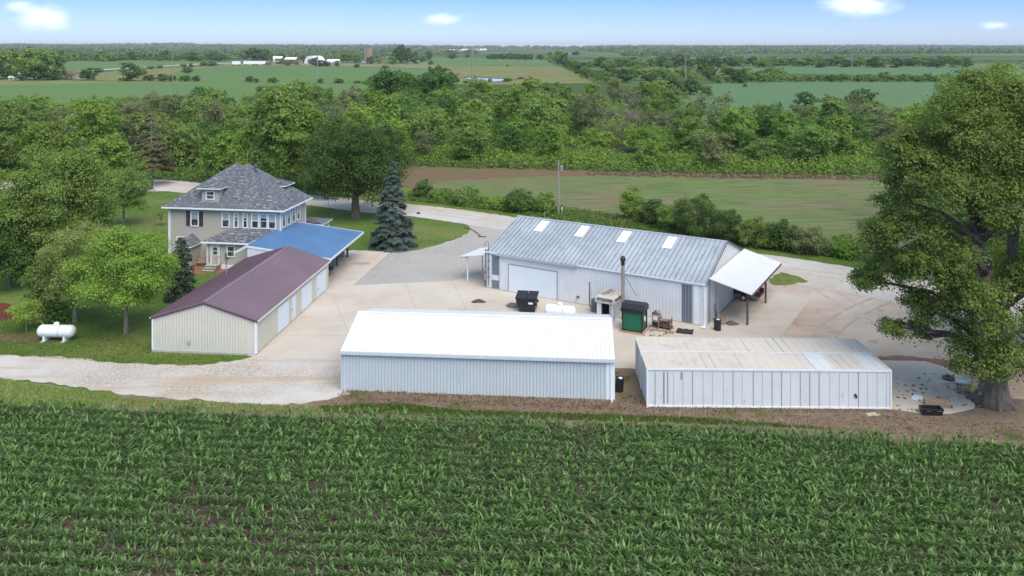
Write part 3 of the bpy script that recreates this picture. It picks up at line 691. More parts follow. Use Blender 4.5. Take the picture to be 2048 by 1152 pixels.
mb.slab((Wg / 2, Lg + ox, rg + .135), (Wg / 2, -ox, rg + .135), (Wg / 2 + k, -ox, rg + .135 - k * sl), (Wg / 2 + k, Lg + ox, rg + .135 - k * sl), .01)
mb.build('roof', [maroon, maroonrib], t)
mb = MB()
for s_ in (-1, 1):
    xe = Wg / 2 + s_ * (Wg / 2 + oy); ze = ev - oy * sl + .02
    pts = [(xe, ze - .12), (Wg / 2, rg + .02 - .1), (Wg / 2, rg + .03), (xe, ze + .0)]
    mb.prism(pts if s_ < 0 else pts[::-1], 'y', -ox - .03, -ox + .0)
mb.build('fascia', maroonrib, t)
mb = MB(); mb.box(Wg + oy - .03, Wg + oy + .08, -ox, Lg + ox, ev - .12, ev - .0); mb.box(-oy - .08, -oy + .03, -ox, Lg + ox, ev - .12, ev - .0); mb.build('gutter', cream, t)
door_panel(t, 4.26, 6.72, .17, 2.25, axis='y', X0=Wg, tm=cream)
door_panel(t, 7.42, 8.38, .17, 2.2, axis='y', X0=Wg, name='door', sections=1, tm=cream, handle=(7.5, 1.1))
door_panel(t, 9.83, 12.46, .17, 2.25, axis='y', X0=Wg, tm=cream)
door_panel(t, 13.78, 16.52, .17, 2.25, axis='y', X0=Wg, tm=cream, handle=(14.2, .85))
mb = MB(); mb.box(2.88, 3.08, -.12, -.026, .75, .98); mb.build('vent_hood', concblock, t)
mb = MB(); mb.tube([(1.1, 10.5, 3.0), (1.1, 10.5, 3.45)], .07, 10); mb.lathe([(.12, 3.42), (.13, 3.5), (.02, 3.55)], Matrix.Translation((1.1, 10.5, 0)), 12); mb.build('roof_vent', silver, t)

# ---- carport with the blue roof behind it
t = thing('carport', 'open carport with low blue metal roof and white fascia between the garage and house', 'carport', (-28.34, 63.15, 0), -5.4)
c0, c1, y0_, y1_, zr, zl = -.05, 8.6, Lg + .14, 29.3, 3.98, 2.9
mb = MB(); a, b, c, d = Vector((c1, y1_, zl)), Vector((c0, y1_, zr)), Vector((c0, y0_, zr)), Vector((c1, y0_, zl))
mb.slab(a, b, c, d, .07); U = (d - a).normalized()
a2, b2 = Vector((c1, y0_, zl)), Vector((c1, y1_, zl)); V = (Vector((c0, y0_, zr)) - a2).normalized(); U = (b2 - a2).normalized()
mb.ribbed(a2 + U.cross(V) * .002, U, V, y1_ - y0_, (Vector((c0, y0_, zr)) - a2).length, .3, .022, .018, 0, 1)
mb.slab((c0, y1_, zr - .003), (c0 - 1.35, y1_, 3.25), (c0 - 1.35, y0_ + .3, 3.25), (c0, y0_ + .3, zr - .003), .06)
mb.build('roof', [blueroof, bluerf], t)
mb = MB()
mb.box(c1, c1 + .06, y0_, y1_ + .04, zl - .2, zl + .02)
for y_ in (y0_ - .05, y1_ + .0): mb.prism([(c1, zl - .2), (c1, zl + .03), (c0, zr + .03), (c0, zr - .16)], 'y', y_, y_ + .05)
mb.prism([(c0, zr - .16), (c0, zr + .03), (c0 - 1.4, 3.26), (c0 - 1.4, 3.1)], 'y', y0_ + .24, y0_ + .29)
mb.prism([(c0, zr - .16), (c0, zr + .03), (c0 - 1.4, 3.26), (c0 - 1.4, 3.1)], 'y', y1_, y1_ + .05)
mb.box(c0 - 1.46, c0 - 1.4, y0_ + .24, y1_ + .05, 3.08, 3.27)
mb.build('fascia', trimwhite, t)
mb = MB(); mb.prism([(c0 + .03, 2.6), (c1 - .6, 2.6), (c1 - .6, zl - .1), (c0 + .03, zr - .2)], 'y', y0_ + .02, y0_ + .1); mb.box(c0 + .03, c0 + .1, y0_ + .11, y1_ - 5, .1, zr - .12); mb.build('end_panel', whitepaint, t)
for y_ in (21.2, 25.2, 29.0):
    mb = MB(); mb.box(6.75, 6.93, y_ - .09, y_ + .09, .05, 3.02); mb.tube([(6.84, y_, 2.5), (7.6, y_, 2.92)], .05, 4); mb.box(6.7, 6.98, y_ - .14, y_ + .14, .05, .12); mb.build('post', postm, t)
mb = MB(); mb.box(6.76, 6.92, y0_ + .1, y1_ - .1, 2.88, 3.04); mb.build('beam', postm, t)
mb = MB(); mb.box(.2, 6.5, y1_ - .35, y1_ - .25, .08, 1.0); mb.build('low_wall', siding, t)
def carpt(x, y, z=0): return Vector((-28.34, 63.15, 0)) + Matrix.Rotation(R(-5.4), 3, 'Z') @ Vector((x, y, z))
t2 = thing('hanging_basket', 'dark hanging planter under the outer edge of the blue carport roof', 'planter', carpt(7.15, 26.6, 1.55))
mb = MB(); mb.lathe([(.12, 0), (.3, .12), (.36, .34), (.33, .36)], seg=16); mb.build('basket', black, t2)
mb = MB(); [mb.tube([(.3 * math.cos(k * 2.1), .3 * math.sin(k * 2.1), .35), (0, 0, 1.2)], .012, 4) for k in range(3)]; mb.build('hanger', wirem, t2)
crown_mesh('foliage', [((0, 0, .42), (.45, .45, .25))], 260, .09, L_dark, t2, 5)
t2 = thing('charcoal_grill', 'small black grill standing at the foot of the middle carport post', 'grill', carpt(7.35, 21.6, .075))
mb = MB(); mb.lathe([(.05, .55), (.24, .62), (.28, .75), (.24, .9), (.05, .97)], seg=16); mb.build('kettle', black, t2)
mb = MB(); [mb.tube([(.12 * math.cos(k * 2.1), .12 * math.sin(k * 2.1), .62), (.24 * math.cos(k * 2.1), .24 * math.sin(k * 2.1), 0)], .018, 6) for k in range(3)]; mb.build('stand', greydark, t2)

# ---- house
HY = -8.5
H0 = Vector((-38.35, 89.75, 0))
def hp(x, y, z=0): return H0 + Matrix.Rotation(R(HY), 3, 'Z') @ Vector((x, y, z))
t = thing('farmhouse', 'two-storey beige farmhouse with steep grey shingled hip roof and dormer', 'house', H0, HY)
HW, HD, HZ = 13.1, 6.7, 6.1
def lap(mb, O, U, w_, z0, z1, st=.2, skipfn=None):
    """lapped siding boards on a wall"""
    O, U = Vector(O), Vector(U); N = U.cross(ZU); z = z0
    while z < z1 - .01:
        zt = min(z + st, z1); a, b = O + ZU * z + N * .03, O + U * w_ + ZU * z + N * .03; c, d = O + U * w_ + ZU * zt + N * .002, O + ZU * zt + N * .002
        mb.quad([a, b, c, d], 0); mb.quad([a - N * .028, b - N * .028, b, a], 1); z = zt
mb = MB(); mb.box(.0, HW, .0, HD, -.2, HZ)
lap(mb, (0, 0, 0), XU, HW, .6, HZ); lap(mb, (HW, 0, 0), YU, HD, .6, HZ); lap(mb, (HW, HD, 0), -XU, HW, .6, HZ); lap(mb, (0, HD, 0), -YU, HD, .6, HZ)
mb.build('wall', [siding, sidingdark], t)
mb = MB(); mb.box(-.05, HW + .05, -.05, HD + .05, -.2, .58); mb.build('foundation', concblock, t)
for x_, y_ in ((0, 0), (HW, 0), (HW, HD), (0, HD)): mb = MB(); mb.box(x_ - .07, x_ + .07, y_ - .07, y_ + .07, .6, HZ - .02); mb.build('corner_trim', trimwhite, t)
oh = .62; ZA = 10.75; EZ = HZ + .12
def hip(mb, x0, x1, y0, y1, z, ax, bx, ya, yb, za, zb, th=.12):
    """hip roof with two peaks A (ax,ya,za) and B (bx,yb,zb)"""
    p = [(x0, y0, z), (x1, y0, z), (x1, y1, z), (x0, y1, z)]; A, B = (ax, ya, za), (bx, yb, zb)
    n = len(mb.v); mb.v += [(a, b, c - th) for a, b, c in p] + p + [A, B]
    for f in ((0, 3, 2, 1), (0, 1, 5, 4), (1, 2, 6, 5), (2, 3, 7, 6), (3, 0, 4, 7)): mb.f.append(tuple(n + i for i in f)); mb.m.append(1)
    for f in ((4, 5, 9, 8), (5, 6, 9), (6, 7, 8, 9), (7, 4, 8)): mb.f.append(tuple(n + i for i in f)); mb.m.append(0)
mb = MB()
# the ridge dips between its two peaks: two overlapping hips
hip(mb, -oh, HW + oh - 1.6, -oh, HD + oh, EZ, 6.15, 6.3, HD / 2 - .1, HD / 2 - .1, ZA, ZA)
hip(mb, -oh + 1.5, HW + oh, -oh - .004, HD + oh + .004, EZ + .004, 7.55, 7.7, HD / 2 - .1, HD / 2 - .1, ZA - .02, ZA - .02)
rf = mb.build('roof', [shingle, trimwhite], t)
mb = MB(); gx0, gx1, gy0, gy1 = -oh - .06, HW + oh + .06, -oh - .06, HD + oh + .06
mb.box(gx0, gx1, gy0, gy0 + .1, EZ - .16, EZ - .01); mb.box(gx1 - .1, gx1, gy0 + .1, gy1, EZ - .16, EZ - .01); mb.box(gx0, gx1 - .1, gy1 - .1, gy1, EZ - .16, EZ - .01); mb.box(gx0, gx0 + .1, gy0 + .1, gy1 - .1, EZ - .16, EZ - .01)
mb.build('gutter', trimwhite, t)
mb = MB(); mb.tube([(-.1, -.6, EZ - .1), (-.12, -.12, EZ - .5), (-.12, -.12, .6)], .05, 6); mb.build('downspout', trimwhite, t)
# dormer
mb = MB(); dx0, dx1, dy0, dz0, dz1 = 3.85, 5.9, -.08, 6.75, 8.3
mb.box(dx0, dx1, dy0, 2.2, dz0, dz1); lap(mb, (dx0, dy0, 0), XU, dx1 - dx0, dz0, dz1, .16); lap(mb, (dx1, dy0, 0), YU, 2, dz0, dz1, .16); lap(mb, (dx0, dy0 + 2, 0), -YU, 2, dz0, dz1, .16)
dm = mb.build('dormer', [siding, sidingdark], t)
window(dm, 4.45, 5.3, 7.2, 7.95, y=dy0 - .03)
mb = MB(); hip(mb, dx0 - .42, dx1 + .42, dy0 - .5, 3.6, dz1 + .12, 4.4, 5.5, 2.5, 2.5, 9.55, 9.55); mb.build('dormer_roof', [shingle, trimwhite], dm)
mb = MB(); mb.box(dx1 + 4.1, dx1 + 5.6, 4.2, 6.0, 7.4, 8.0); hip(mb, dx1 + 3.7, dx1 + 6.0, 3.9, 6.6, 8.1, dx1 + 4.2, dx1 + 4.3, 4.6, 4.6, 8.9, 8.9); mb.build('side_dormer', [shingle, trimwhite], t)
# roof furniture
mb = MB(); mb.tube([(8.9, 2.6, 9.2), (8.9, 2.6, 10.55)], .15, 10); mb.lathe([(.2, 10.5), (.24, 10.6), (.05, 10.72)], Matrix.Translation((8.9, 2.6, 0)), 12); mb.build('flue', greydark, t)
for x_, y_, z_ in ((7.0, 1.7, 8.35), (9.2, 1.9, 8.35)):
    mb = MB(); mb.box(x_, x_ + .34, y_ - .2, y_ + .25, z_ - .12, z_ + .3); mb.build('roof_vent', black, t)
for x_, z_, hgt in ((6.2, ZA, 1.5), (7.6, ZA, 1.4)):
    mb = MB(); mb.tube([(x_, HD / 2 - .1, z_ - .1), (x_, HD / 2 - .1, z_ + hgt)], .018, 5); mb.lathe([(.02, -.05), (.07, 0), (.02, .05)], Matrix.Translation((x_, HD / 2 - .1, z_ + hgt * .6)), 8); mb.build('lightning_rod', silver, t)
# windows, left to right
window(t, 2.58, 3.38, 4.15, 5.62, y=-.03, blinds=.45)
for x0 in (1.98, 3.53):
    mb = MB(); mb.box(x0, x0 + .44, -.085, -.031, 4.1, 5.72)
    for k in range(14): mb.box(x0 + .05, x0 + .39, -.1, -.086, 4.2 + k * .105, 4.25 + k * .105)
    mb.build('shutter', shutter, t)
for a, b, bl in ((6.3, 7.05, .5), (7.72, 8.12, .35), (8.78, 9.18, .35), (9.78, 10.5, .55), (10.75, 11.5, .3), (11.75, 12.5, .55)): window(t, a, b, 4.15, 5.62, y=-.03, blinds=bl)
for v in (.45, 1.75, 3.05, 4.35): window(t, v, v + .62, 4.2, 5.7, axis='y', X0=HW + .03, blinds=.4)
window(t, .9, 1.55, 1.6, 2.75, y=-.03, blinds=.6)
# front kitchen wing with hip roof
mb = MB(); ax0, ax1, ay = 5.55, 13.6, -2.0; mb.box(ax0, ax1, ay, -.04, -.2, 2.85)
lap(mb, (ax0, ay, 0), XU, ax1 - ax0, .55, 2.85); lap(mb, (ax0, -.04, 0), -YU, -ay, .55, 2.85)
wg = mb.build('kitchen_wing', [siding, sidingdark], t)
mb = MB(); mb.box(ax0 - .03, ax1, ay - .05, -.05, -.2, .5); mb.build('wing_foundation', trimwhite, wg)
mb = MB(); hip(mb, ax0 - .45, ax1 + .2, ay - .4, .0, 2.98, ax0 + 2.0, ax1 - 2.0, -.02, -.02, 4.02, 4.02); mb.build('wing_roof', [shingle, trimwhite], wg)
mb = MB(); mb.box(ax0 - .5, ax1 + .1, ay - .5, ay - .4, 2.82, 2.97); mb.build('wing_gutter', trimwhite, wg)
mb = MB(); mb.box(ax0 - .02, ax0 + .1, ay - .05, ay + .1, .5, 2.82); mb.build('corner_trim', trimwhite, wg)
dd = door_panel(wg, 6.15, 6.95, .62, 2.55, y=-.06, name='back_door', m=siding, sections=1, trim=.13)
dd.location = (0, ay - .03, 0)
mb = MB(); mb.box(6.3, 6.8, -.075, -.062, 1.55, 2.35); mb.build('pane', glass, dd)
mb = MB(); mb.box(6.24, 6.3, -.085, -.062, 1.5, 2.4); mb.box(6.8, 6.86, -.085, -.062, 1.5, 2.4); mb.box(6.3, 6.8, -.085, -.062, 2.35, 2.42); mb.box(6.3, 6.8, -.085, -.062, 1.49, 1.56); mb.box(6.3, 6.8, -.087, -.062, 1.92, 1.98); mb.build('door_window_frame', trimwhite, dd)
window(wg, 7.95, 8.72, 1.45, 2.45, y=ay - .03)
mb = MB(); mb.box(7.72, 7.9, ay - .16, ay - .031, 1.2, 1.75); mb.box(7.98, 8.12, ay - .14, ay - .031, 1.15, 1.35); mb.tube([(7.85, ay - .1, 0), (7.85, ay - .1, 1.2)], .03, 6); mb.build('electric_meter', greydark, wg)
# cellar entry with its own little hip roof
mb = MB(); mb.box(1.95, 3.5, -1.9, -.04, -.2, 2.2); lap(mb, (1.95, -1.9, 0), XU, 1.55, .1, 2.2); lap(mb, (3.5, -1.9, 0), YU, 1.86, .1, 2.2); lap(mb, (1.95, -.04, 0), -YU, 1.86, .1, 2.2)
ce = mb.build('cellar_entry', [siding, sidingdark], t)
mb = MB(); hip(mb, 1.65, 3.85, -2.25, .02, 2.32, 2.7, 2.8, -.1, -.1, 3.25, 3.25); mb.build('entry_roof', [shingle, trimwhite], ce)
mb = MB(); mb.box(2.15, 2.95, -1.97, -1.932, .05, 2.0); mb.build('entry_door', doorwhite, ce)
# steps and rails
mb = MB(); mb.box(5.9, 7.2, ay - 1.0, ay - .08, -.1, .56); mb.box(5.9, 7.2, ay - 1.32, ay - 1.0, -.1, .38); mb.box(5.9, 7.2, ay - 1.64, ay - 1.32, -.1, .19)
st_ = mb.build('steps', [mat('painted_steps', (.25, .19, .15), (.2, .15, .12), 3, .8), sidingdark], t)
mb = MB(); mb.box(5.86, 7.24, ay - 1.03, ay - .08, .562, .6); mb.box(5.86, 7.24, ay - 1.35, ay - 1.03, .382, .41); mb.box(5.86, 7.24, ay - 1.67, ay - 1.35, .192, .22); mb.build('tread', concblock, st_)
for x_ in (5.95, 7.15):
    mb = MB(); mb.tube([(x_, ay - 1.6, .2), (x_, ay - 1.6, 1.05), (x_, ay - 1.0, 1.45), (x_, ay - .15, 1.45), (x_, ay - .15, .6)], .022, 6); mb.tube([(x_, ay - .95, .6), (x_, ay - .95, 1.43)], .02, 6); mb.build('handrail', palebark, st_)
# front porch on the far side, its roof showing past the right corner
mb = MB(); hip(mb, 8.2, 15.2, HD + .05, HD + 3.3, 3.15, 9.4, 13.6, HD + .1, HD + .1, 3.95, 3.95)
pr = mb.build('porch_roof', [shingle, trimwhite], t)
for x_ in (8.6, 11.7, 14.8):
    mb = MB(); mb.box(x_ - .1, x_ + .1, HD + 2.8, HD + 3.0, 0, 3.05); mb.build('porch_post', trimwhite, pr)
mb = MB(); mb.box(8.4, 15.0, HD + .06, HD + 3.2, -.1, .45); mb.build('porch_floor', postm, pr)
# bench by the cellar entry
t2 = thing('garden_bench', 'small weathered bench against the house wall left of the back steps', 'bench', hp(4.6, -1.25, .0), HY + 8)
mb = MB(); mb.box(-.6, .6, -.2, .2, .4, .45); mb.build('seat', lightwood, t2)
mb = MB(); mb.box(-.6, .6, .17, .21, .55, .85); mb.build('backrest', lightwood, t2)
for s_ in (-.52, .52):
    mb = MB(); mb.box(s_ - .03, s_ + .03, -.18, -.12, 0, .4); mb.box(s_ - .03, s_ + .03, .14, .2, 0, .84); mb.build('leg', postm, t2)

# ---- grey-roofed workshop
MY = -30.35
M0 = Vector((-2.55, 79.85, 0)); ML, MW, MEV, MRG = 22.2, 13.0, 3.62, 5.95
def mp_(x, y, z=0): return M0 + Matrix.Rotation(R(MY), 3, 'Z') @ Vector((x, y, z))
t = thing('workshop', 'big white metal workshop with a grey ribbed roof and four skylight panels', 'workshop', M0, MY)
mb = MB(); gable_walls(mb, ML, MW, MEV, MRG, .3, .12, skip=[(.6, 1.55), (2.5, 8.0), (20.0, 21.1)], mr=0)
mb.build('wall', [whitepaint], t)
mb = MB(); mb.box(-.03, ML + .03, -.03, MW + .03, -.1, .118); mb.build('foundation', concblock, t)
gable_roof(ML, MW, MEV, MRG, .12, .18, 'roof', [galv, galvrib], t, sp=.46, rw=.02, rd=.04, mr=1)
sl = (MRG - MEV) / (MW / 2); sn = Vector((0, -sl, 1)).normalized()
for x_ in (3.05, 7.65, 12.15, 16.75):
    mb = MB(); f = lambda x, y: Vector((x, y, MEV + y * sl + .1)) + sn * .06
    mb.slab(f(x_, 4.15), f(x_ + .93, 4.15), f(x_ + .93, 6.05), f(x_, 6.05), .03)
    for q_ in (.02, .46, .9): mb.slab(f(x_ + q_ - .018, 4.15) + sn * .02, f(x_ + q_ + .018, 4.15) + sn * .02, f(x_ + q_ + .018, 6.05) + sn * .02, f(x_ + q_ - .018, 6.05) + sn * .02, .019)
    mb.build('skylight', skylight, t)
mb = MB(); mb.box(1.25, 10.1, -.3, -.17, MEV - .14, MEV + .0); mb.box(1.25, 10.1, -.32, -.30, MEV - .15, MEV + .02); mb.build('gutter', galv, t)
mb = MB(); mb.box(10.1, ML + .12, -.2, -.16, MEV - .02, MEV + .1); mb.build('fascia', trimwhite, t); mb = MB(); mb.box(-.12, 1.25, -.2, -.16, MEV - .02, MEV + .1); mb.build('fascia', trimwhite, t)
mb = MB(); mb.box(ML + .11, ML + .15, -.2, -.12, MEV - .05, MEV + .1)
for s_ in (0, 1):
    pts = [(-.2, MEV - .07), (MW / 2, MRG - .0), (MW / 2, MRG + .14), (-.2, MEV + .08)]
    if s_: pts = [(MW - y, z) for y, z in pts][::-1]
    mb.prism(pts, 'x', ML + .12, ML + .15)
mb.build('rake_trim', greydark, t)
for x0, x1 in ((.62, 1.52), (20.08, 21.05)):
    mb = MB(); mb.ribbed((x0, -.012, .12), XU, ZU, x1 - x0, 3.28, .24, .035, .03, 0, 0); mb.box(x0, x1, -.012, 0, .12, 3.4); mb.build('grey_panel', greypanel, t)
mb = MB(); mb.box(.66, 1.48, -.06, -.046, .95, 1.45); mb.build('patch_panel', whitepaint, t)
door_panel(t, 2.62, 7.9, .1, 2.72, sections=5, trim=.07, tm=greypanel)
for a_, b_ in ((ML - .3, ML + .035), (ML - 1.0, ML - .62)): mb = MB(); mb.box(a_, b_, -.038, -.001, .12, MEV - .05); mb.build('corner_trim', trimwhite, t)
mb = MB(); mb.tube([(ML - .08, -.12, MEV - .1), (ML - .08, -.1, .3), (ML - .05, -.3, .12)], .055, 8); mb.box(ML - .35, ML + .12, -.62, -.16, .1, .14, M=Matrix.Rotation(0, 4, 'Z')); mb.build('downspout', trimwhite, t)
mb = MB(); mb.box(ML + .001, ML + .04, .45, 1.35, .12, MEV + .1); mb.build('side_grey_panel', greypanel, t)
# sliding door and grey leaf under the lean-to
mb = MB(); mb.box(ML + .03, ML + .1, 3.0, 8.6, .15, 3.3); mb.build('sliding_door', bluewall, t)
mb = MB(); mb.box(ML + .02, ML + .06, 8.9, 9.4, .15, 3.3); mb.box(ML + .02, ML + .06, 9.6, 9.75, .15, 3.3); mb.build('grey_strip', greypanel, t)
# meters and conduits at the left corner
mb = MB(); mb.tube([(-.03, -.1, .2), (-.03, -.1, 3.75)], .06, 8); mb.lathe([(.09, 3.7), (.1, 3.82), (.02, 3.9)], Matrix.Translation((-.03, -.1, 0)), 10); mb.build('conduit', greydark, t)
mb = MB(); mb.tube([(.3, -.1, .35), (.3, -.1, 4.35)], .035, 8); mb.tube([(.3, -.1, 4.35), (.27, -.1, 4.6), (.1, -.12, 4.72), (-.05, -.15, 4.55), (-.05, -.18, 4.2)], .025, 6)
for z_ in (1.2, 2.0, 2.8): mb.box(.2, .42, -.12, -.03, z_, z_ + .05)
mb.build('service_mast', greydark, t)
mb = MB(); mb.box(-.14, .1, -.24, -.161, .9, 1.5); mb.box(-.16, .12, -.22, -.161, 1.7, 2.05); mb.build('meter_box', silver, t)
mb = MB(); mb.box(10.0, 10.25, -.12, -.03, .65, .8); mb.tube([(10.1, -.1, .7), (9.95, -.14, .3), (9.8, -.1, .15)], .015, 5); mb.build('outlet_box', greydark, t)
# lean-to roofs belong to the building
def leanto(parent, p, lab=None):
    (yi0, yi1, zi), (xo, yo0, yo1, zo), posts, pm, side = p
    mb = MB(); s_ = 1 if side > 0 else -1; x0 = ML + .16 if side > 0 else -.16; x1 = ML + xo if side > 0 else -xo
    q_ = [(x0, yi0, zi), (x1, yo0, zo), (x1, yo1, zo), (x0, yi1, zi)]
    if side < 0: q_ = [q_[0], q_[3], q_[2], q_[1]]
    mb.slab(*q_, .07)
    r_ = mb.build('lean_to_roof', whiteroof, parent)
    mb = MB(); mb.box(x1 - .03, x1 + .03, yo0, yo1, zo - .22, zo - .05); mb.build('lean_to_fascia', postm if side > 0 else trimwhite, r_)
    zmid = lambda x: zi + (zo - zi) * (x - x0) / (x1 - x0)
    for px_, py_ in posts:
        mb = MB(); X_ = ML + px_ if side > 0 else -px_
        mb.tube([(X_, py_, 0), (X_, py_, zmid(X_) - .08)], .1 if side > 0 else .08, 8); mb.build('lean_to_post', pm, r_)
    mb = MB(); xa = ML + posts[0][0] if side > 0 else -posts[0][0]; mb.box(xa - .06, xa + .06, yo0 + .15, yo1 - .15, zmid(xa) - .28, zmid(xa) - .1); mb.build('lean_to_beam', pm, r_)
leanto(t, ((.55, 12.4, 4.08), (3.55, 1.5, 13.2, 2.95), [(3.0, 2.2), (3.0, 9.0)], postm, 1))
leanto(t, ((.4, 4.6, 3.25), (3.3, .1, 4.1, 2.7), [(2.85, .9), (2.85, 3.7)], trimwhite, -1))

# ---- the two storage containers
def container(loc, yaw, label, roofm, seed, step):
    g = random.Random(seed); t = thing('storage_container', label, 'container', loc, yaw, 'storage containers'); L, W, H = 16.1, 2.72, 2.62
    mb = MB(); mb.box(0, L, 0, W, .1, H); mb.box(.1, L - .1, .15, W - .15, 0, .1, 1)
    x = .55
    while x < L - .2:
        mb.box(x - .02, x + .02, -.035, -.001, .12, H - .06, 1 if g.random() < .35 else 0); x += .62
        if g.random() < .12: x += .1
    for y in np.arange(.3, W, .45): mb.box(L, L + .03, y - .02, y + .02, .12, H - .06); mb.box(-.03, 0, y - .02, y + .02, .12, H - .06)
    mb.build('body', [ashwhite, contrib], t)
    mb = MB(); mb.box(-.03, L + .03, -.05, .0 - .002, H - .1, H + .02); mb.box(-.03, L + .03, -.05, -.002, .06, .17); 
    for x0 in (-.04, L - .06): mb.box(x0, x0 + .1, -.06, .1, .0, H + .022)
    mb.box(-.045, -.002, 0, W, H - .1, H + .02); mb.box(L + .002, L + .045, 0, W, H - .1, H + .02); mb.build('frame', trimwhite, t)
    mb = MB(); mb.slab((-.02, .0, H + .03), (L + .02, 0, H + .03), (L + .02, W, H + .03), (-.02, W, H + .03), .027)
    x = .4
    while x < L: mb.box(x - .02, x + .02, .05, W - .05, H + .028, H + .042, 1 if g.random() < .3 else 0); x += .6
    mb.box(L * step, L * step + .03, .02, W - .02, H + .028, H + .06, 1)
    mb.build('roof', [controof, contrib], t)
    if seed == 1:
        for a_, b_ in ((11.0, 12.5), (14.6, 15.8)): mb = MB(); mb.box(a_, b_, .05, W - .05, H + .031, H + .036); mb.build('roof_patch', mat('roof_patch_paint', (.66, .665, .66), (.58, .575, .56), 1.2, .5), t)
        for q_ in ((1.1, 1.14), (1.36, 1.39), (2.25, 2.29)): mb = MB(); mb.box(q_[0], q_[1], -.042, -.036, .3 if q_[0] < 2 else 1.9, H - .2); mb.build('rust_streak', blackr, t)
        mb = MB(); mb.tube([(13.7, -.06, 1.05), (13.78, -.07, .95), (13.84, -.06, .78)], [.05, .08, .03], 8); mb.build('dent_mark', blackr, t)
    return t
container((9.0, 53.32, 0), -1.2, 'nearer of two joined grubby white containers, its long seamed side facing the corn', controof, 1, .69)
container((9.06, 56.3, 0), -1.2, 'farther of two joined grubby white containers, behind the one facing the corn', controof, 2, .62)

# ------------------------------------------------------------ yard objects
def propane(label, loc, yaw, L=3.1, r=.5):
    t = thing('propane_tank', label, 'tank', loc, yaw); Mx = Matrix.Translation((0, 0, r + .28)) @ Matrix.Rotation(R(90), 4, 'Y')
    prof = [(.02, -L / 2)] + [(r * math.sin(a), -L / 2 + r * .75 * (1 - math.cos(a))) for a in np.linspace(.2, math.pi / 2, 7)] + [(r * math.sin(a), L / 2 - r * .75 * (1 - math.cos(a))) for a in np.linspace(math.pi / 2, .2, 7)] + [(.02, L / 2)]
    mb = MB(); mb.lathe(prof, Mx, 28); mb.build('shell', tankwhite, t, smooth=True)
    mb = MB(); mb.lathe([(.22, -.06), (.23, .1), (.19, .2), (.05, .24)], Matrix.Translation((0, 0, 2 * r + .28)), 18); mb.build('valve_dome', tankwhite, t, smooth=True)
    mb = MB(); mb.lathe([(r + .006, -.02), (r + .006, .02)], Mx @ Matrix.Translation((0, 0, .35)), 28); mb.build('weld_band', silver, t)
    mb = MB(); mb.tube([(-L * .36, 0, 2 * r + .2), (-L * .36, 0, 2 * r + .4)], .03, 6); mb.build('lifting_lug', tankwhite, t)
    for s_ in (-1, 1):
        mb = MB(); mb.prism([(-.09, .1), (.09, .1), (.07, .46), (-.07, .46)], 'y', -.42, .42)
        mb.v = [(x + s_ * L * .27, y, z) for x, y, z in mb.v]; lg = mb.build('leg', tankwhite, t)
        mb = MB(); mb.box(s_ * L * .27 - .14, s_ * L * .27 + .14, -.62, .55, 0, .11); mb.build('foot', concblock, lg)
    return t
propane('white propane tank on the lawn near the young trees', P(113, 681), -2)
propane('white propane tank between the white shed and the workshop', P(1120, 639), -17, L=2.85)

t = thing('dumpster', 'black slant-sided dumpster with two lids standing before the workshop door', 'dumpster', P(1058, 621), -9)
mb = MB(); mb.prism([(-.72, .12), (.62, .12), (.7, 1.28), (-1.05, 1.28), (-1.1, .98)][::-1], 'y', -.75, .85)
mb.box(-1.12, .76, -.8, -.75, 1.18, 1.3); mb.box(-1.12, .76, .85, .9, 1.18, 1.3)
for x_ in (-.25, .2): mb.box(x_ - .03, x_ + .03, -.79, -.75, .15, 1.18)
mb.build('body', black, t)
for a, b in ((-1.16, -.16), (-.12, .8)):
    mb = MB(); mb.slab((a, -.86, 1.34), (b, -.86, 1.34), (b, .92, 1.5), (a, .92, 1.5), .05)
    for q_ in np.linspace(a + .12, b - .12, 4): mb.slab((q_ - .03, -.8, 1.365), (q_ + .03, -.8, 1.365), (q_ + .03, .88, 1.52), (q_ - .03, .88, 1.52), .024)
    mb.build('lid', black, t)
mb = MB(); mb.tube([(-1.15, .95, 1.5), (.8, .95, 1.5)], .03, 6); mb.build('hinge_bar', greydark, t)
mb = MB(); mb.box(.05, .45, -.8, -.792, .82, .98); mb.build('sticker', trimwhite, t)
for y_ in (-.6, .5): mb = MB(); mb.box(.66, .8, y_, y_ + .2, .6, .85); mb.build('lift_pocket', black, t)
for x_ in (-.6, .52):
    for y_ in (-.62, .72): mb = MB(); mb.tube([(x_ - .03, y_, .08), (x_ + .03, y_, .08)], .08, 10); mb.build('wheel', blackr, t)

def pile(name, label, cat, loc, r, h, m, seed, squash=.8):
    g = random.Random(seed); mb = MB(); n = 22; rings = 6
    mb.v.append((0, 0, h))
    for i in range(1, rings + 1):
        for k in range(n):
            a = 2 * math.pi * k / n; rr_ = r * i / rings * (1 + .16 * math.sin(a * 3 + seed) + g.uniform(-.06, .06)); mb.v.append((rr_ * math.cos(a), rr_ * squash * math.sin(a), max(0, h * (1 - (i / rings) ** 1.5) + (g.uniform(-.03, .03) if i < rings else 0)) - (.02 if i == rings else 0)))
    for k in range(n): mb.f.append((0, 1 + k, 1 + (k + 1) % n)); mb.m.append(0)
    for i in range(rings - 1):
        for k in range(n): a = 1 + i * n; j = (k + 1) % n; mb.f.append((a + k, a + n + k, a + n + j, a + j)); mb.m.append(0)
    o = mb.build(name, m, smooth=True); o.location = loc; return tag(o, label, cat)
pile('gravel_pile', 'low dark heap of gravel on the concrete left of the dumpster', 'pile', P(957, 603, .06), .72, .18, mat('dark_gravel', (.10, .09, .08), (.05, .045, .04), 12, 1, bump=.9), 3)
pile('sawdust_pile', 'small brown heap on the slab beside the lean-to post', 'pile', P(1463, 648, .06), .62, .28, dirtpile, 8)

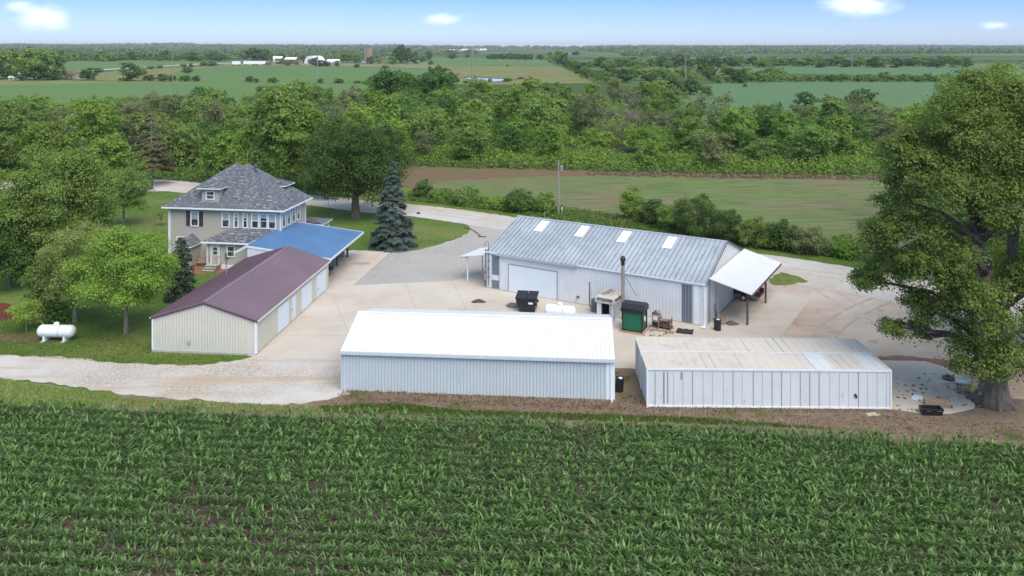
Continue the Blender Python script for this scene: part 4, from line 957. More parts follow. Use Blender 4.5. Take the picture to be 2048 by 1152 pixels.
# truck-cap hut
t = thing('tool_hut', 'makeshift hut wrapped in white sheeting under a cream truck cap with dark windows', 'shed', (7.5, 70.75, .06), MY)
mb = MB(); w_, d_, h_ = 1.62, 1.9, 1.5
mb.box(0, .42, 0, .05, 0, h_); mb.box(1.18, w_, 0, .05, 0, h_); mb.box(0, .05, .05, d_, 0, h_); mb.box(w_ - .05, w_, .05, d_, 0, h_); mb.box(.05, w_ - .05, d_ - .05, d_, 0, h_)
mb.build('wall', tarpwhite, t)
mb = MB()
for k in range(6): mb.slab((w_ + .003, .15 + k * .05, .2 + k * .22), (w_ + .012, .15, .23 + k * .22), (w_ + .012, d_ - .1, .62 + k * .22), (w_ + .003, d_ - .1, .59 + k * .22), .01)
mb.tube([(1.22, -.03, .0), (1.2, -.04, h_)], .02, 5); mb.tube([(1.36, -.02, .0), (1.33, -.03, h_)], .018, 5); mb.tube([(w_ + .02, .02, 0), (w_ + .02, 0, h_)], .03, 5); mb.build('lath', postm, t)
mb = MB(); mb.box(.3, 1.3, .3, 1.7, .0, .02); mb.tube([(.6, .3, 0), (.95, .9, .9)], .03, 5); mb.box(.1, .5, 1.1, 1.8, .02, 1.0); mb.build('stored_junk', blackr, t)
mb = MB(); z0 = h_; 
def rngpts(x0, x1, y0, y1, z): return [(x0, y0, z), (x1, y0, z), (x1, y1, z), (x0, y1, z)]
rings = [rngpts(-.14, w_ + .1, -.12, d_ + .25, z0 - .05), rngpts(-.15, w_ + .11, -.13, d_ + .26, z0 + .12), rngpts(-.08, w_ + .04, -.04, d_ + .2, z0 + .42), rngpts(.06, w_ - .1, .12, d_ + .06, z0 + .56)]
n = len(mb.v); [mb.v.extend(r_) for r_ in rings]
for i in range(3):
    for k in range(4): j = (k + 1) % 4; mb.f.append((n + i * 4 + k, n + i * 4 + j, n + i * 4 + 4 + j, n + i * 4 + 4 + k)); mb.m.append(0)
mb.f.append((n + 12, n + 13, n + 14, n + 15)); mb.f.append((n + 3, n + 2, n + 1, n)); mb.m += [0, 0]
cap_ = mb.build('truck_cap', capcream, t)
mb = MB(); mb.slab((.02, -.135, z0 + .16), (w_ - .06, -.135, z0 + .16), (w_ - .12, -.06, z0 + .39), (.08, -.06, z0 + .39), .012); mb.build('front_window', glass, cap_)
mb = MB(); mb.slab((w_ + .115, .1, z0 + .16), (w_ + .115, d_ - .1, z0 + .16), (w_ + .065, d_ - .15, z0 + .38), (w_ + .065, .16, z0 + .38), .012); mb.build('side_window', glass, cap_)
mb = MB(); mb.tube([(.3, .3, z0 + .62), (.55, 1.9, z0 + .66)], .03, 5); mb.tube([(.5, .25, z0 + .61), (.95, 1.8, z0 + .64)], .025, 5); mb.tube([(.8, .6, z0 + .6), (.6, 2.0, z0 + .66)], .02, 5); mb.build('stick', rust, cap_)

t = thing('stove_chimney', 'tall brown-grey chimney pipe with black cap rising between the hut and green shed', 'chimney', (9.78, 70.55, .06), 0)
mb = MB(); mb.tube([(0, 0, 0), (0, 0, 4.75)], .15, 14); mb.build('pipe', polewood, t)
mb = MB(); mb.lathe([(.16, 4.75), (.17, 5.1), (.24, 5.15), (.24, 5.35), (.16, 5.5), (.05, 5.58)], seg=14); mb.build('rain_cap', black, t)
mb = MB(); mb.lathe([(.165, 3.2), (.165, 3.3)], seg=14); mb.lathe([(.165, 1.9), (.165, 2.0)], seg=14); mb.build('pipe_band', silver, t)
mb = MB(); mb.tube([(.1, 0, 3.9), (1.15, -.35, 2.15)], .025, 6); mb.tube([(.05, .1, 3.9), (.5, 1.9, 2.4)], .012, 4); mb.build('stay', greydark, t)

t = thing('outdoor_boiler', 'green metal boiler shed with black chamfered roof on a plank base', 'boiler', (9.3, 67.55, .06), MY + 5)
mb = MB(); mb.ribbed((.08, 0, .1), XU, ZU, 1.6, 1.72, .16, .018, .012); mb.ribbed((1.68, 1.45, .1), -XU, ZU, 1.6, 1.72, .16, .018, .012); mb.box(.08, 1.68, .002, 1.448, .1, 1.82)
mb.build('body', greenmetal, t)
mb = MB()
for x_, y_ in ((.0, -.03), (1.66, -.03), (0, 1.38), (1.66, 1.38)): mb.box(x_, x_ + .1, y_, y_ + .1, .1, 1.85)
mb.box(0, 1.76, -.02, .02, .1, .2); mb.box(1.69, 1.72, .08, 1.38, .1, .25); mb.build('corner_trim', black, t)
mb = MB(); pr_ = [(-.14, 1.72), (1.6, 1.72), (1.6, 1.98), (1.18, 2.32), (.28, 2.32), (-.14, 1.98)]; n = len(mb.v)
mb.v += [(-.1, y, z) for y, z in pr_] + [(1.86, y, z) for y, z in pr_]
mb.f += [tuple(n + i for i in range(5, -1, -1)), tuple(n + 6 + i for i in range(6))] + [(n + i, n + (i + 1) % 6, n + 6 + (i + 1) % 6, n + 6 + i) for i in range(6)]; mb.m += [0] * 8
mb.build('roof', black, t)
mb = MB(); mb.box(1.7, 1.74, .45, 1.1, .45, 1.35); mb.build('fire_door', greydark, t)
mb = MB(); mb.box(1.745, 1.76, .5, .8, .95, 1.3); mb.box(1.745, 1.76, .85, 1.05, .8, 1.15); mb.build('notice_plate', trimwhite, t)
mb = MB(); mb.box(-.25, 2.05, -.3, -.12, 0, .06); mb.box(-.2, -.02, -.1, 1.6, 0, .06); mb.box(.0, 1.9, -.06, 1.5, .02, .098); mb.build('base_planks', lightwood, t)

t = thing('rain_barrel', 'dark ribbed drum against the workshop wall left of the hut', 'barrel', P(1191, 626, .0) + Vector((0, .3, 0)))
mb = MB(); mb.lathe([(.36, 0), (.38, .05)] + [(.38 - .02 * (k % 2), .05 + k * .1) for k in range(11)] + [(.4, 1.12), (.34, 1.14), (.33, .9)], seg=22); mb.build('drum', greydark, t)
mb = MB(); mb.tube([(-.42, 0, .4), (-.5, .02, .7), (-.5, .05, 2.7)], .045, 8); mb.build('standpipe', black, t)

t = thing('steel_cabinet', 'upright grey steel heater cabinet with junk on top, right of the green boiler', 'cabinet', P(1302, 657, .06) + Vector((.1, .2, 0)), MY)
mb = MB(); mb.box(0, .62, 0, .6, .08, 1.2); mb.box(.04, .58, .04, .56, 0, .08); mb.build('body', silver, t)
mb = MB(); mb.box(.07, .55, -.02, -.001, .15, .55); mb.build('grille', black, t)
mb = MB(); mb.box(.1, .5, -.02, -.001, .7, 1.05); mb.build('control_panel', trimwhite, t)
mb = MB(); mb.box(.0, .66, .05, .12, 1.2, 1.3); mb.box(.1, .2, -.05, .65, 1.3, 1.36); mb.tube([(.1, .1, 1.25), (.6, .5, 1.42)], .03, 5); mb.build('loose_rails', rust, t)
t = thing('wooden_rack', 'low weathered wooden rack heaped with firewood beside the steel cabinet', 'rack', P(1317, 657, .06), MY)
for x_ in (.0, .95):
    for y_ in (0, .5): mb = MB(); mb.box(x_, x_ + .08, y_, y_ + .08, 0, .95); mb.build('leg', wood, t)
for z_ in (.2, .62): mb = MB(); mb.box(-.02, 1.05, -.02, .6, z_, z_ + .05); mb.build('shelf', wood, t)
mb = MB()
for k in range(7): mb.tube([(.1 + .03 * k, .05 + .06 * k, .72 + .03 * (k % 3)), (.9 - .04 * k, .12 + .05 * k, .75 + .05 * (k % 2))], .045, 6)
mb.build('firewood', mat('split_wood', (.42, .23, .13), (.3, .15, .09), 4, .9), t)
mb = MB(); mb.box(.15, .8, .08, .5, .26, .5); mb.build('toolbox', greydark, t)
def board(name, label, cat, p, yaw, a, b, h, m):
    mb = MB(); mb.box(-a / 2, a / 2, -b / 2, b / 2, 0, h)
    for k in range(1, 4): mb.box(-a / 2, a / 2, -b / 2 + b * k / 4 - .008, -b / 2 + b * k / 4 + .008, h, h + .006)
    o = mb.build(name, m); o.location = p; o.rotation_euler = (0, 0, R(yaw)); return tag(o, label, cat)
board('plank', 'long pale plank lying on the concrete before the wooden rack', 'plank', P(1325, 662, .065), MY + 8, 2.0, .28, .06, lightwood)
board('plywood_piece', 'square of orange-brown plywood on the ground right of the rack', 'board', P(1341, 655, .065), MY + 20, .5, .55, .08, mat('orange_ply', (.40, .19, .10), (.3, .14, .08), 3, .9))
mb = MB(); g_ = random.Random(4); nx, ny = 12, 8
for j in range(ny + 1):
    for i in range(nx + 1): mb.v.append(((i / nx - .5) * 1.35, (j / ny - .5) * .95, .09 + .05 * math.sin(i * 1.3 + j * .7) + g_.uniform(0, .03)))
for j in range(ny):
    for i in range(nx): a = j * (nx + 1) + i; mb.f.append((a, a + 1, a + nx + 2, a + nx + 1)); mb.m.append(0)
mb.box(-.66, .66, -.46, .46, 0, .1)
o = mb.build('rubber_mat', blackr); o.location = P(1370, 664, .06); o.rotation_euler = (0, 0, R(-18)); tag(o, 'crumpled black rubber mat on the concrete before the workshop corner', 'mat')

def drum(name, label, loc, r, h, m, tilt=0, cat='barrel', lidm=None):
    t = thing(name, label, cat, loc); t.rotation_euler = (R(tilt * .4), R(tilt), 0)
    mb = MB(); mb.lathe([(r * .95, 0), (r, .03), (r, h * .33), (r * 1.03, h * .35), (r, h * .37), (r, h * .66), (r * 1.03, h * .68), (r, h * .7), (r, h), (r * .92, h + .01), (r * .9, h - .03)], seg=22); mb.build('drum', m, t)
    if lidm: mb = MB(); mb.lathe([(r * .5, h - .02), (r * .48, h + .02), (.05, h + .03)], Matrix.Translation((.03, -.05, 0)), 16); mb.build('lid', lidm, t)
    return t
drum('oil_drum', 'black drum with a white bung beside the workshop gable, under the lean-to edge', P(1435, 660, .06), .3, .92, black, lidm=trimwhite)
drum('trash_drum', 'black drum with white-filled top between the white shed and the containers', P(1238, 782, .03), .29, .95, black, 4, lidm=trimwhite)
t = thing('hand_cart', 'tall black hand cart leaning on the workshop gable behind the drum', 'cart', P(1431, 646, .06), MY)
mb = MB(); mb.tube([(0, 0, .1), (-.12, .02, 1.55), (-.12, .25, 1.62), (-.12, .45, 1.55), (0, .45, .1)], .035, 6); [mb.tube([(-.03 * k, .02, .3 * k), (-.03 * k, .43, .3 * k)], .022, 5) for k in range(1, 5)]; mb.box(0, .3, 0, .45, .06, .09); mb.build('frame', black, t)
for y_ in (-.04, .49): mb = MB(); mb.tube([(0, y_ - .03, .13), (0, y_ + .03, .13)], .13, 12); mb.build('wheel', blackr, t)
t = thing('old_armchair', 'worn brown metal-framed chair by the workshop gable beside the drum', 'chair', P(1441, 650, .06) + Vector((.1, .1, 0)), MY + 15)
mb = MB(); mb.box(-.28, .28, -.25, .25, .38, .46); mb.build('seat', mat('worn_brown', (.25, .15, .09), (.4, .3, .22), 4, .8), t)
mb = MB(); mb.box(-.28, -.22, -.25, .25, .46, .9); mb.build('backrest', mat('worn_tan', (.3, .2, .13), (.45, .36, .28), 4, .8), t)
for x_ in (-.26, .26):
    for y_ in (-.22, .22): mb = MB(); mb.tube([(x_, y_, 0), (x_, y_, .4)], .02, 5); mb.build('leg', rust, t)
mb = MB(); [mb.tube([(-.26, y_, .45), (-.2, y_, .68), (.26, y_, .68), (.26, y_, .4)], .02, 5) for y_ in (-.24, .24)]; mb.build('armrest', rust, t)
t = thing('utility_trailer', 'dark red trailer standing under the far end of the white lean-to', 'trailer', P(1492, 597, .06), MY)
mb = MB(); mb.box(-1.5, 1.5, -.8, .8, .55, .65); mb.box(-1.5, 1.5, -.8, -.75, .65, 1.05); mb.box(-1.5, 1.5, .75, .8, .65, 1.05); mb.box(-1.5, -1.45, -.75, .75, .65, 1.05); mb.build('bed', mat('dark_red_paint', (.14, .02, .02), (.09, .02, .02), 3, .5), t)
mb = MB(); mb.tube([(-1.5, .5, .6), (-2.5, 0, .5)], .04, 6); mb.tube([(-1.5, -.5, .6), (-2.5, 0, .5)], .04, 6); mb.build('drawbar', greydark, t)
for y_ in (-.9, .9): mb = MB(); mb.tube([(0, y_ - .09, .32), (0, y_ + .09, .32)], .32, 16); wl = mb.build('wheel', blackr, t); mb = MB(); mb.tube([(0, y_ - .1, .32), (0, y_ + .1, .32)], .17, 12); mb.build('rim', tankwhite, wl)
mb = MB(); mb.box(.2, 1.1, -.5, .4, .65, 1.15); mb.build('load_box', tankwhite, t)

# junk on the slab by the cottonwood
t = thing('black_tub', 'black plastic stock tub with handles at the slab edge', 'tub', P(1862, 827, .06), -3)
mb = MB(); n = len(mb.v); a, b, h_ = .68, .32, .42
mb.v += [(-a + .08, -b + .05, 0), (a - .08, -b + .05, 0), (a - .08, b - .05, 0), (-a + .08, b - .05, 0), (-a, -b, h_), (a, -b, h_), (a, b, h_), (-a, b, h_), (-a + .06, -b + .06, h_), (a - .06, -b + .06, h_), (a - .06, b - .06, h_), (-a + .06, b - .06, h_), (-a + .12, -b + .1, .05), (a - .12, -b + .1, .05), (a - .12, b - .1, .05), (-a + .12, b - .1, .05)]
for q0 in (0, 4, 8):
    for k in range(4): j = (k + 1) % 4; mb.f.append((n + q0 + k, n + q0 + j, n + q0 + 4 + j, n + q0 + 4 + k)); mb.m.append(0)
mb.f += [(n + 3, n + 2, n + 1, n), (n + 12, n + 13, n + 14, n + 15)]; mb.m += [0, 0]; mb.box(-a, a, -b - .03, -b, h_ - .08, h_); mb.build('shell', black, t)
mb = MB(); [mb.tube([(x_ - .15, -b - .04, .3), (x_ - .12, -b - .1, .33), (x_ + .12, -b - .1, .33), (x_ + .15, -b - .04, .3)], .015, 5) for x_ in (-.3, .35)]; mb.build('handle', greydark, t)
t = thing('board_stack', 'stack of tan boards on the slab just behind the black tub', 'boards', P(1874, 811, .06), -17)
for k, (z_, a) in enumerate(((0, 0), (.14, 3), (.28, -2))):
    mb = MB(); mb.box(-.78, .0, -.3, .3, z_, z_ + .12); mb.box(.01, .78, -.3, .3, z_, z_ + .12); o = mb.build('board', lightwood, t); o.rotation_euler = (0, 0, R(a))
board('tin_sheet', 'pale tin sheet lying flat on the slab, left of the board stack', 'sheet', P(1846, 799, .065), -40, 1.3, .9, .02, skylight)
board('dark_sheet', 'dark flat scrap sheet poking out right of the board stack', 'sheet', P(1893, 812, .065), -28, .7, .35, .03, blackr)
t = thing('wire_crate', 'pale rusty box crate near the cottonwood trunk', 'crate', P(1926, 784, .06), -20)
mb = MB(); mb.box(-.42, .42, -.3, .3, .05, .72); mb.build('body', mat('dirty_white', (.45, .42, .38), (.25, .18, .13), 3, .8), t)
mb = MB(); mb.box(-.45, .45, -.33, .33, .72, .77); mb.build('lid', skylight, t)
mb = MB(); [mb.tube([(-.42, -.31, .15 * k), (.42, -.31, .15 * k)], .012, 4) for k in range(1, 5)]; mb.box(-.43, -.37, -.33, -.3, 0, .72); mb.build('frame', blackr, t)
scr = [('scrap_tyre', 'half-buried flat tyre behind the rusty crate', 1900, 760, .42, blackr), ]
t = thing('scrap_tyre', 'old grey tyre lying on the slab behind the pale crate', 'tyre', P(1897, 758, .06), 0)
mb = MB(); mb.lathe([(.2, 0), (.4, .02), (.44, .1), (.4, .18), (.22, .2), (.21, .1)], seg=20); mb.build('tread', mat('dusty_tyre', (.16, .12, .1), (.09, .07, .06), 5, .9), t)
def branchy(mb, g, p, d, L, r, depth, spread=.6, seg=5, up=.15):
    p = Vector(p); d = Vector(d).normalized(); q_ = p + d * L * .5 + Vector((g.uniform(-1, 1), g.uniform(-1, 1), g.uniform(-.3, .6))) * L * .07; e_ = p + d * L
    mb.tube([p, q_, e_], [r, r * .8, r * .62], seg, cap=False)
    if depth <= 0: return
    for _ in range(3 if depth > 1 else 3):
        dd_ = (d + Vector((g.uniform(-1, 1), g.uniform(-1, 1), g.uniform(-.5, .8) + up)) * spread).normalized()
        branchy(mb, g, p.lerp(e_, g.uniform(.55, 1)), dd_, L * g.uniform(.55, .8), r * .55, depth - 1, spread, max(3, seg - 1), up)
for i, (px_, py_, lb) in enumerate([(1885, 768, 'dry forked stick lying on the slab behind the crate'), (1924, 872, 'long pale stick on the brown dirt below the cottonwood')]):
    g_ = random.Random(i + 2); mb = MB(); branchy(mb, g_, P(px_, py_, .1), (1, .1, .05), 1.1, .035, 2, .5, 5, -.1); mb.v = [(x, y, max(.05, z * .3 + .07)) for x, y, z in mb.v]; tag(mb.build('dead_branch', palebark), lb, 'stick')
g_ = random.Random(12); mb = MB()
for k in range(150):
    px_, py_ = (g_.uniform(1790, 1945), g_.uniform(745, 826)) if k < 70 else ((g_.uniform(1640, 1800), g_.uniform(824, 838)) if k < 110 else (g_.uniform(1290, 1345), g_.uniform(650, 672)))
    p = P(px_, py_, .07 if k < 70 or k >= 110 else .03); s_ = g_.uniform(.03, .11); a_ = g_.uniform(0, 3); mb.box(-s_, s_, -s_ * .6, s_ * .6, 0, s_ * .5, M=Matrix.Translation(p) @ Matrix.Rotation(a_, 4, 'Z') @ Matrix.Rotation(.3, 4, 'X'))
tag(mb.build('debris', mat('debris', (.22, .17, .13), (.1, .08, .07), 1.5, .9)), 'small chips and litter scattered on the slabs and dirt', 'debris', kind='stuff')
board('tin_scrap', 'bent cream scrap panel in the dirt at the foot of the nearer container', 'scrap', P(1745, 829, .04), 12, .85, .45, .03, mat('cream_scrap', (.5, .42, .32), (.4, .33, .25), 2, .8))

# roadside poles and markers
t = thing('utility_pole', 'pale wooden power pole with a transformer, beyond the workshop roof', 'pole', P(1117, 432))
mb = MB(); mb.tube([(0, 0, -.2), (0, 0, 4), (0, 0, 7.95)], [.17, .15, .12], 10); mb.build('pole', polewood, t)
mb = MB(); mb.lathe([(.2, 6.45), (.24, 6.5), (.24, 7.05), (.2, 7.15), (.06, 7.2)], Matrix.Translation((.42, -.1, 0)), 16); tr_ = mb.build('transformer', silver, t); mb = MB(); mb.tube([(.42, -.1, 7.2), (.42, -.1, 7.4)], .04, 6); mb.tube([(0, 0, 6.8), (.42, -.1, 6.8)], .05, 6); mb.build('bushing', greydark, tr_)
mb = MB(); mb.tube([(0, 0, 7.7), (.3, 0, 7.9), (.42, 0, 7.8)], .03, 6); mb.lathe([(.05, 7.95), (.07, 8.02), (.03, 8.1)], seg=8); mb.build('insulator', greydark, t)
pole = P(1117, 432)
mb = MB(); A_, B_ = pole + Vector((0, 0, 8.05)), Vector((-25, 114.5, 8.15)); mb.tube([A_.lerp(B_, k / 14) - Vector((0, 0, .55 * math.sin(math.pi * k / 14))) for k in range(15)], .022, 4); tag(mb.build('power_line', wirem), 'thin power line running left from the pole above the road', 'wire')
for px_, py_, h_, m_, lb in [(1124, 428, .9, trimwhite, 'short white marker post just right of the utility pole'), (1193, 452, 1.5, greydark, 'short dark pedestal post behind the workshop ridge'), (1089, 436, .8, silver, 'small grey marker post just left of the utility pole')]:
    t = thing('marker_post', lb, 'post', P(px_, py_)); mb = MB(); mb.tube([(0, 0, 0), (0, 0, h_)], .05, 6); mb.build('post', m_, t); mb = MB(); mb.lathe([(.09, h_ - .25), (.11, h_ - .2), (.11, h_), (.03, h_ + .06)], seg=8); mb.build('cap', m_, t)
mb = MB(); mb.tube([P(928, 455, .1), P(942, 458, .12), P(955, 466, .12), P(962, 474, .1)], .05, 6); mb.tube([P(956, 473, .12), P(972, 473, .12)], .06, 6); tag(mb.build('rusty_pipe', rust), 'bent rusty pipe lying at the edge of the gravel by the lawn tip', 'pipe')
o = pile('field_stone', 'small dark stone on the verge right of the blue spruce', 'stone', P(837, 428), .35, .3, blackr, 5)

# ------------------------------------------------------------ yard trees
def T(px, py, top, wpx, n, leaf, m, label, seed, name='shade_tree', bm=bark, low=.28, shape='round', nb=12, group=None, h=None, dx=0, **k):
    if py > 430 and wpx > 60: n = int(n * 2.0); leaf *= .7; nb = int(nb * 1.6); k['loose'] = .74
    p = P(px, py); h = h or HC - (top - Y0) * p.y / FPX; wd = wpx * p.y / FPX * (.93 if wpx > 60 else 1)
    return tree(name, label, 'tree', p, h, wd, n, leaf, m, bm, seed, shape, low, nb=nb, group=group, **k)
T(118, 560, 284, 190, 30000, .15, L_fresh, 'large spreading green maple left of the farmhouse', 11, 'maple_tree', low=.2, nb=17, per=20)
T(20, 575, 405, 130, 14000, .14, L_deep, 'dense dark green tree at the far left edge, beside the red mulch bed', 12, low=.08, nb=12)
T(-60, 520, 330, 170, 12000, .16, L_mid, 'broad tree cut by the left edge behind the mulch bed', 13, low=.15)
T(150, 645, 449, 150, 15000, .11, L_pale, 'pale yellow-green tree just behind the lawn propane tank', 14, low=.2, nb=13, bm=palebark, shape='vase')
T(252, 668, 450, 172, 22000, .115, L_lime, 'bright green maple on a forked trunk between the tank and the cream garage', 15, 'maple_tree', bm=palebark, low=.24, nb=15, per=18)
T(85, 640, 520, 70, 4500, .11, L_olive, 'yellowish small tree behind the young sapling', 19, low=.15)
T(53, 665, 600, 62, 1900, .085, L_lime, 'thin young sapling at the edge of the red mulch bed', 16, 'sapling', bm=palebark, low=.38, nb=7)
T(247, 453, 336, 105, 9000, .15, L_olive, 'pale airy tree on the lawn left of the farmhouse', 17, low=.28, shape='vase')
T(322, 452, 412, 26, 420, .09, L_olive, 'tiny sapling on the lawn left of the farmhouse wall', 18, 'sapling', low=.25, nb=6)
T(712, 436, 248, 205, 34000, .17, L_dark, 'wide dark green oak behind the blue carport, its crown shading the lawn', 21, 'oak_tree', low=.2, nb=20, per=20, shape='round', r0=.62)
conifer('juniper', 'dark green juniper against the garage behind the bright maple', P(362, 598), 5.9, 2.9, 9000, L_juni, 22, size=.12, power=.5, droop=.1, tiers=30)
conifer('blue_spruce', 'blue-green spruce standing alone beside the drive', P(786, 494), 10.5, 5.6, 52000, L_spruce, 23, size=.115, power=.78, droop=.16, tiers=24, gap=.35)
T(118, 645, 590, 50, 1600, .11, L_deep, 'small dark shrub under the pale tree by the mulch bed', 24, 'shrub', low=.02, nb=6)
# shrubs along the road ditch
ditch = [(1038, 424, 382, 62, 'dark round shrub left of the utility pole'), (1090, 428, 386, 44, 'narrow shrub beside the foot of the utility pole'), (1000, 418, 396, 50, 'low bush between the round shrub and the ditch grass'), (935, 408, 380, 62, 'wide low bush on the road verge right of the spruce'),
         (885, 402, 380, 46, 'small olive bush on the verge, second right of the spruce'), (845, 396, 362, 34, 'pointed little cedar bush at the field corner behind the spruce'), (1262, 440, 370, 50, 'tall narrow bush above the middle of the workshop roof'), (1305, 452, 398, 58, 'dark bush right of the tall narrow one above the roof'),
         (1345, 462, 402, 62, 'olive bush in the middle of the row above the roof'), (1392, 476, 388, 92, 'biggest dark bush of the row above the right of the roof'), (1450, 486, 416, 70, 'spreading bush right of the biggest one in the row'), (1505, 494, 434, 64, 'pale bush near the right roof peak'), (1560, 500, 440, 60, 'bush in the ditch just beyond the white lean-to'), (1620, 508, 452, 66, 'low flowering bush in the ditch above the road'), (1690, 514, 470, 50, 'last low bush of the row beside the cottonwood')]
for i, (a, b, c, d, lb) in enumerate(ditch):
    T(a, b, c, d, 3200 + d * 40, .12, [L_dark, L_mid, L_mid, L_olive, L_olive, L_deep, L_mid, L_dark, L_olive, L_dark, L_dark, L_olive, L_dark, L_grey, L_mid][i], lb, 40 + i, 'shrub', low=.0, nb=9, per=18, group='shrubs along the road ditch')

# the big cottonwood on the right, and the trees crowding behind it
cb = P(1985, 806)
def lobe(px, py, dy, r, rz=None):
    Yw = cb.y + dy; return ((px - 1024) * Yw / FPX - cb.x, dy, HC - (py - Y0) * Yw / FPX), (r, r, rz or r * .8)
lob = [lobe(1990, 190, 1, 2.6), lobe(1925, 235, -1, 2.3), lobe(2050, 240, 0, 3), lobe(1860, 285, 1, 2.2), lobe(1960, 300, -2, 2.6), lobe(1815, 330, -.5, 1.9), lobe(2060, 330, -1.5, 2.8), lobe(1895, 370, -2.4, 2.3),
       lobe(1805, 400, 1.5, 1.7), lobe(1985, 400, -3, 2.1), lobe(1835, 455, -1, 2.0), lobe(1780, 470, 0, 1.5), lobe(2070, 430, -1, 2.6), lobe(1785, 535, .5, 1.6), lobe(1855, 535, -2, 1.8), lobe(1905, 470, 2.5, 1.9), lobe(1745, 560, 1, .8, .6), lobe(1925, 590, -2.4, 1.3, 1.0),
       lobe(1830, 610, 0, 1.25, .9), lobe(1880, 625, -1, 1.2, .9), lobe(1800, 655, -.3, .65, .45), lobe(1845, 668, .2, .55, .5), lobe(1925, 690, -1.5, 1.3, 1.3), lobe(1975, 640, -2.6, 1.7, 1.4), lobe(2000, 710, -2.2, 1.5, 1.3), lobe(1935, 735, -1.8, 1.2, 1.0), lobe(1985, 735, -2.6, 1.5, 1.0), lobe(2040, 720, -2.2, 1.5, 1.2), lobe(2060, 560, -1, 2.2), lobe(2075, 660, -1, 2.0), lobe(2120, 400, 0, 3), lobe(2140, 560, 0, 2.6)]
lob += [lobe(1925, 515, -3, 1.5), lobe(1965, 590, -3.2, 1.4), lobe(1890, 560, -2.5, 1.1)]
g_ = random.Random(41)
for c, r in list(lob[:22]):
    for _ in range(3):
        a = g_.uniform(1.4, 4.9); e_ = g_.uniform(-.7, 1.1); rr_ = g_.uniform(.45, .95); q_ = r[0] * g_.uniform(.85, 1.1)
        lob.append(((c[0] + math.cos(a) * math.cos(e_) * q_, c[1] + math.sin(a) * math.cos(e_) * q_, c[2] + math.sin(e_) * r[2] * 1.1), (rr_, rr_, rr_ * .7)))
t = thing('cottonwood_tree', 'huge cottonwood on the right edge with flared trunk and drooping lower boughs', 'tree', cb)
mb = MB(); mb.tube([(0, 0, -.2), (.05, 0, .6), (.1, 0, 2), (.0, .1, 5), (-.4, .2, 9)], [1.5, 1.0, .7, .58, .45], 18)
for k in range(7): a_ = k * .9; mb.tube([(math.cos(a_) * .55, math.sin(a_) * .55, 1.3), (math.cos(a_) * .95, math.sin(a_) * .95, .45), (math.cos(a_) * 1.5, math.sin(a_) * 1.5, -.12)], [.12, .2, .22], 7)
g_ = random.Random(3)
mb.tube([(0, 0, 4), (1.5, .6, 8), (2.2, 1, 13), (2.6, 1, 18)], [.5, .4, .3, .12], 9); mb.tube([(-.4, .2, 9), (-1.2, .3, 13), (-1.5, 0, 17.5)], [.46, .3, .1], 9)
for c, r in lob[:33]:
    c = Vector(c); s_ = Vector((0, 0, min(16, max(3.2, c.z - 2.2 + g_.uniform(-1, .5))))); s_.x = -.12 * (s_.z - 5) if s_.z > 5 else 0
    mid = s_.lerp(c, .5) + Vector((0, 0, .6)); mb.tube([s_, mid, c], [.26, .15, .05], 7)
    for _ in range(4): mb.tube([mid.lerp(c, g_.random()), c + Vector((g_.uniform(-1, 1), g_.uniform(-1, 1), g_.uniform(-.8, .8))) * r[0]], [.06, .015], 4, cap=False)
mb.build('trunk', bark, t, smooth=True)
crown_mesh('crown', lob, 175000, .085, leafmat('cottonwood_leaves', (.15, .215, .04), (.22, .285, .06), isl=.26), t, 31, per=52, spread=.105, fill=.62)
for k in range(14):
    mb = MB(); c, r = lob[(k * 5) % 26]; c = Vector(c); branchy(mb, g_, c + Vector((g_.uniform(-.5, .5), -r[1] * .8, 0)), (g_.uniform(-1, 1), -.5, g_.uniform(-.2, .8)), r[0] * .7, .035, 2, .6, 4); mb.build('dead_branch', deadbark, t)
T(2085, 700, 150, 300, 26000, .17, L_mid, 'tall tree cut by the right edge, behind the big cottonwood', 33, 'cottonwood_tree', low=.08, nb=16)
T(1965, 560, 125, 230, 26000, .2, L_olive, 'second tall tree rising behind the upper right of the cottonwood', 34, 'cottonwood_tree', low=.25, nb=16)
T(1995, 470, 112, 190, 18000, .24, L_olive, 'pale topmost tree farther back at the upper right corner', 35, 'cottonwood_tree', low=.12, nb=14)

# trees near the farmhouse and beyond the road on the left
conifer('pine_tree', 'ragged brownish pine across the road left of the farmhouse roof', P(303, 372), 12.4, 8.6, 9000, L_pine, 51, sparse=.35, size=.2, power=.5, droop=.12, tiers=12, low=.22, gap=.35)
T(566, 384, 168, 150, 17000, .24, L_olive, 'tallest tree directly behind the farmhouse roof', 52, low=.2, nb=17)
T(610, 392, 215, 110, 11000, .22, L_mid, 'tree between the tallest one and the dark oak', 53, low=.15)
T(508, 372, 232, 92, 8500, .21, L_lime, 'yellow-green tree just above the farmhouse ridge', 54, low=.15)
T(448, 366, 258, 80, 7500, .21, L_mid, 'mid green tree above the left slope of the farmhouse roof', 55, low=.05)
T(215, 352, 268, 90, 7000, .22, L_mid, 'rounded tree at the roadside left of the brownish pine', 56, low=.05)
T(90, 350, 245, 130, 9000, .24, L_mid, 'wide tree over the roadside behind the big maple', 57, low=.05)
T(-10, 345, 208, 140, 9000, .25, L_olive, 'tall light tree at the left edge beyond the road', 58, low=.1)
T(650, 398, 300, 60, 3500, .2, L_mid, 'small tree behind the left of the oak crown', 59, low=.05)

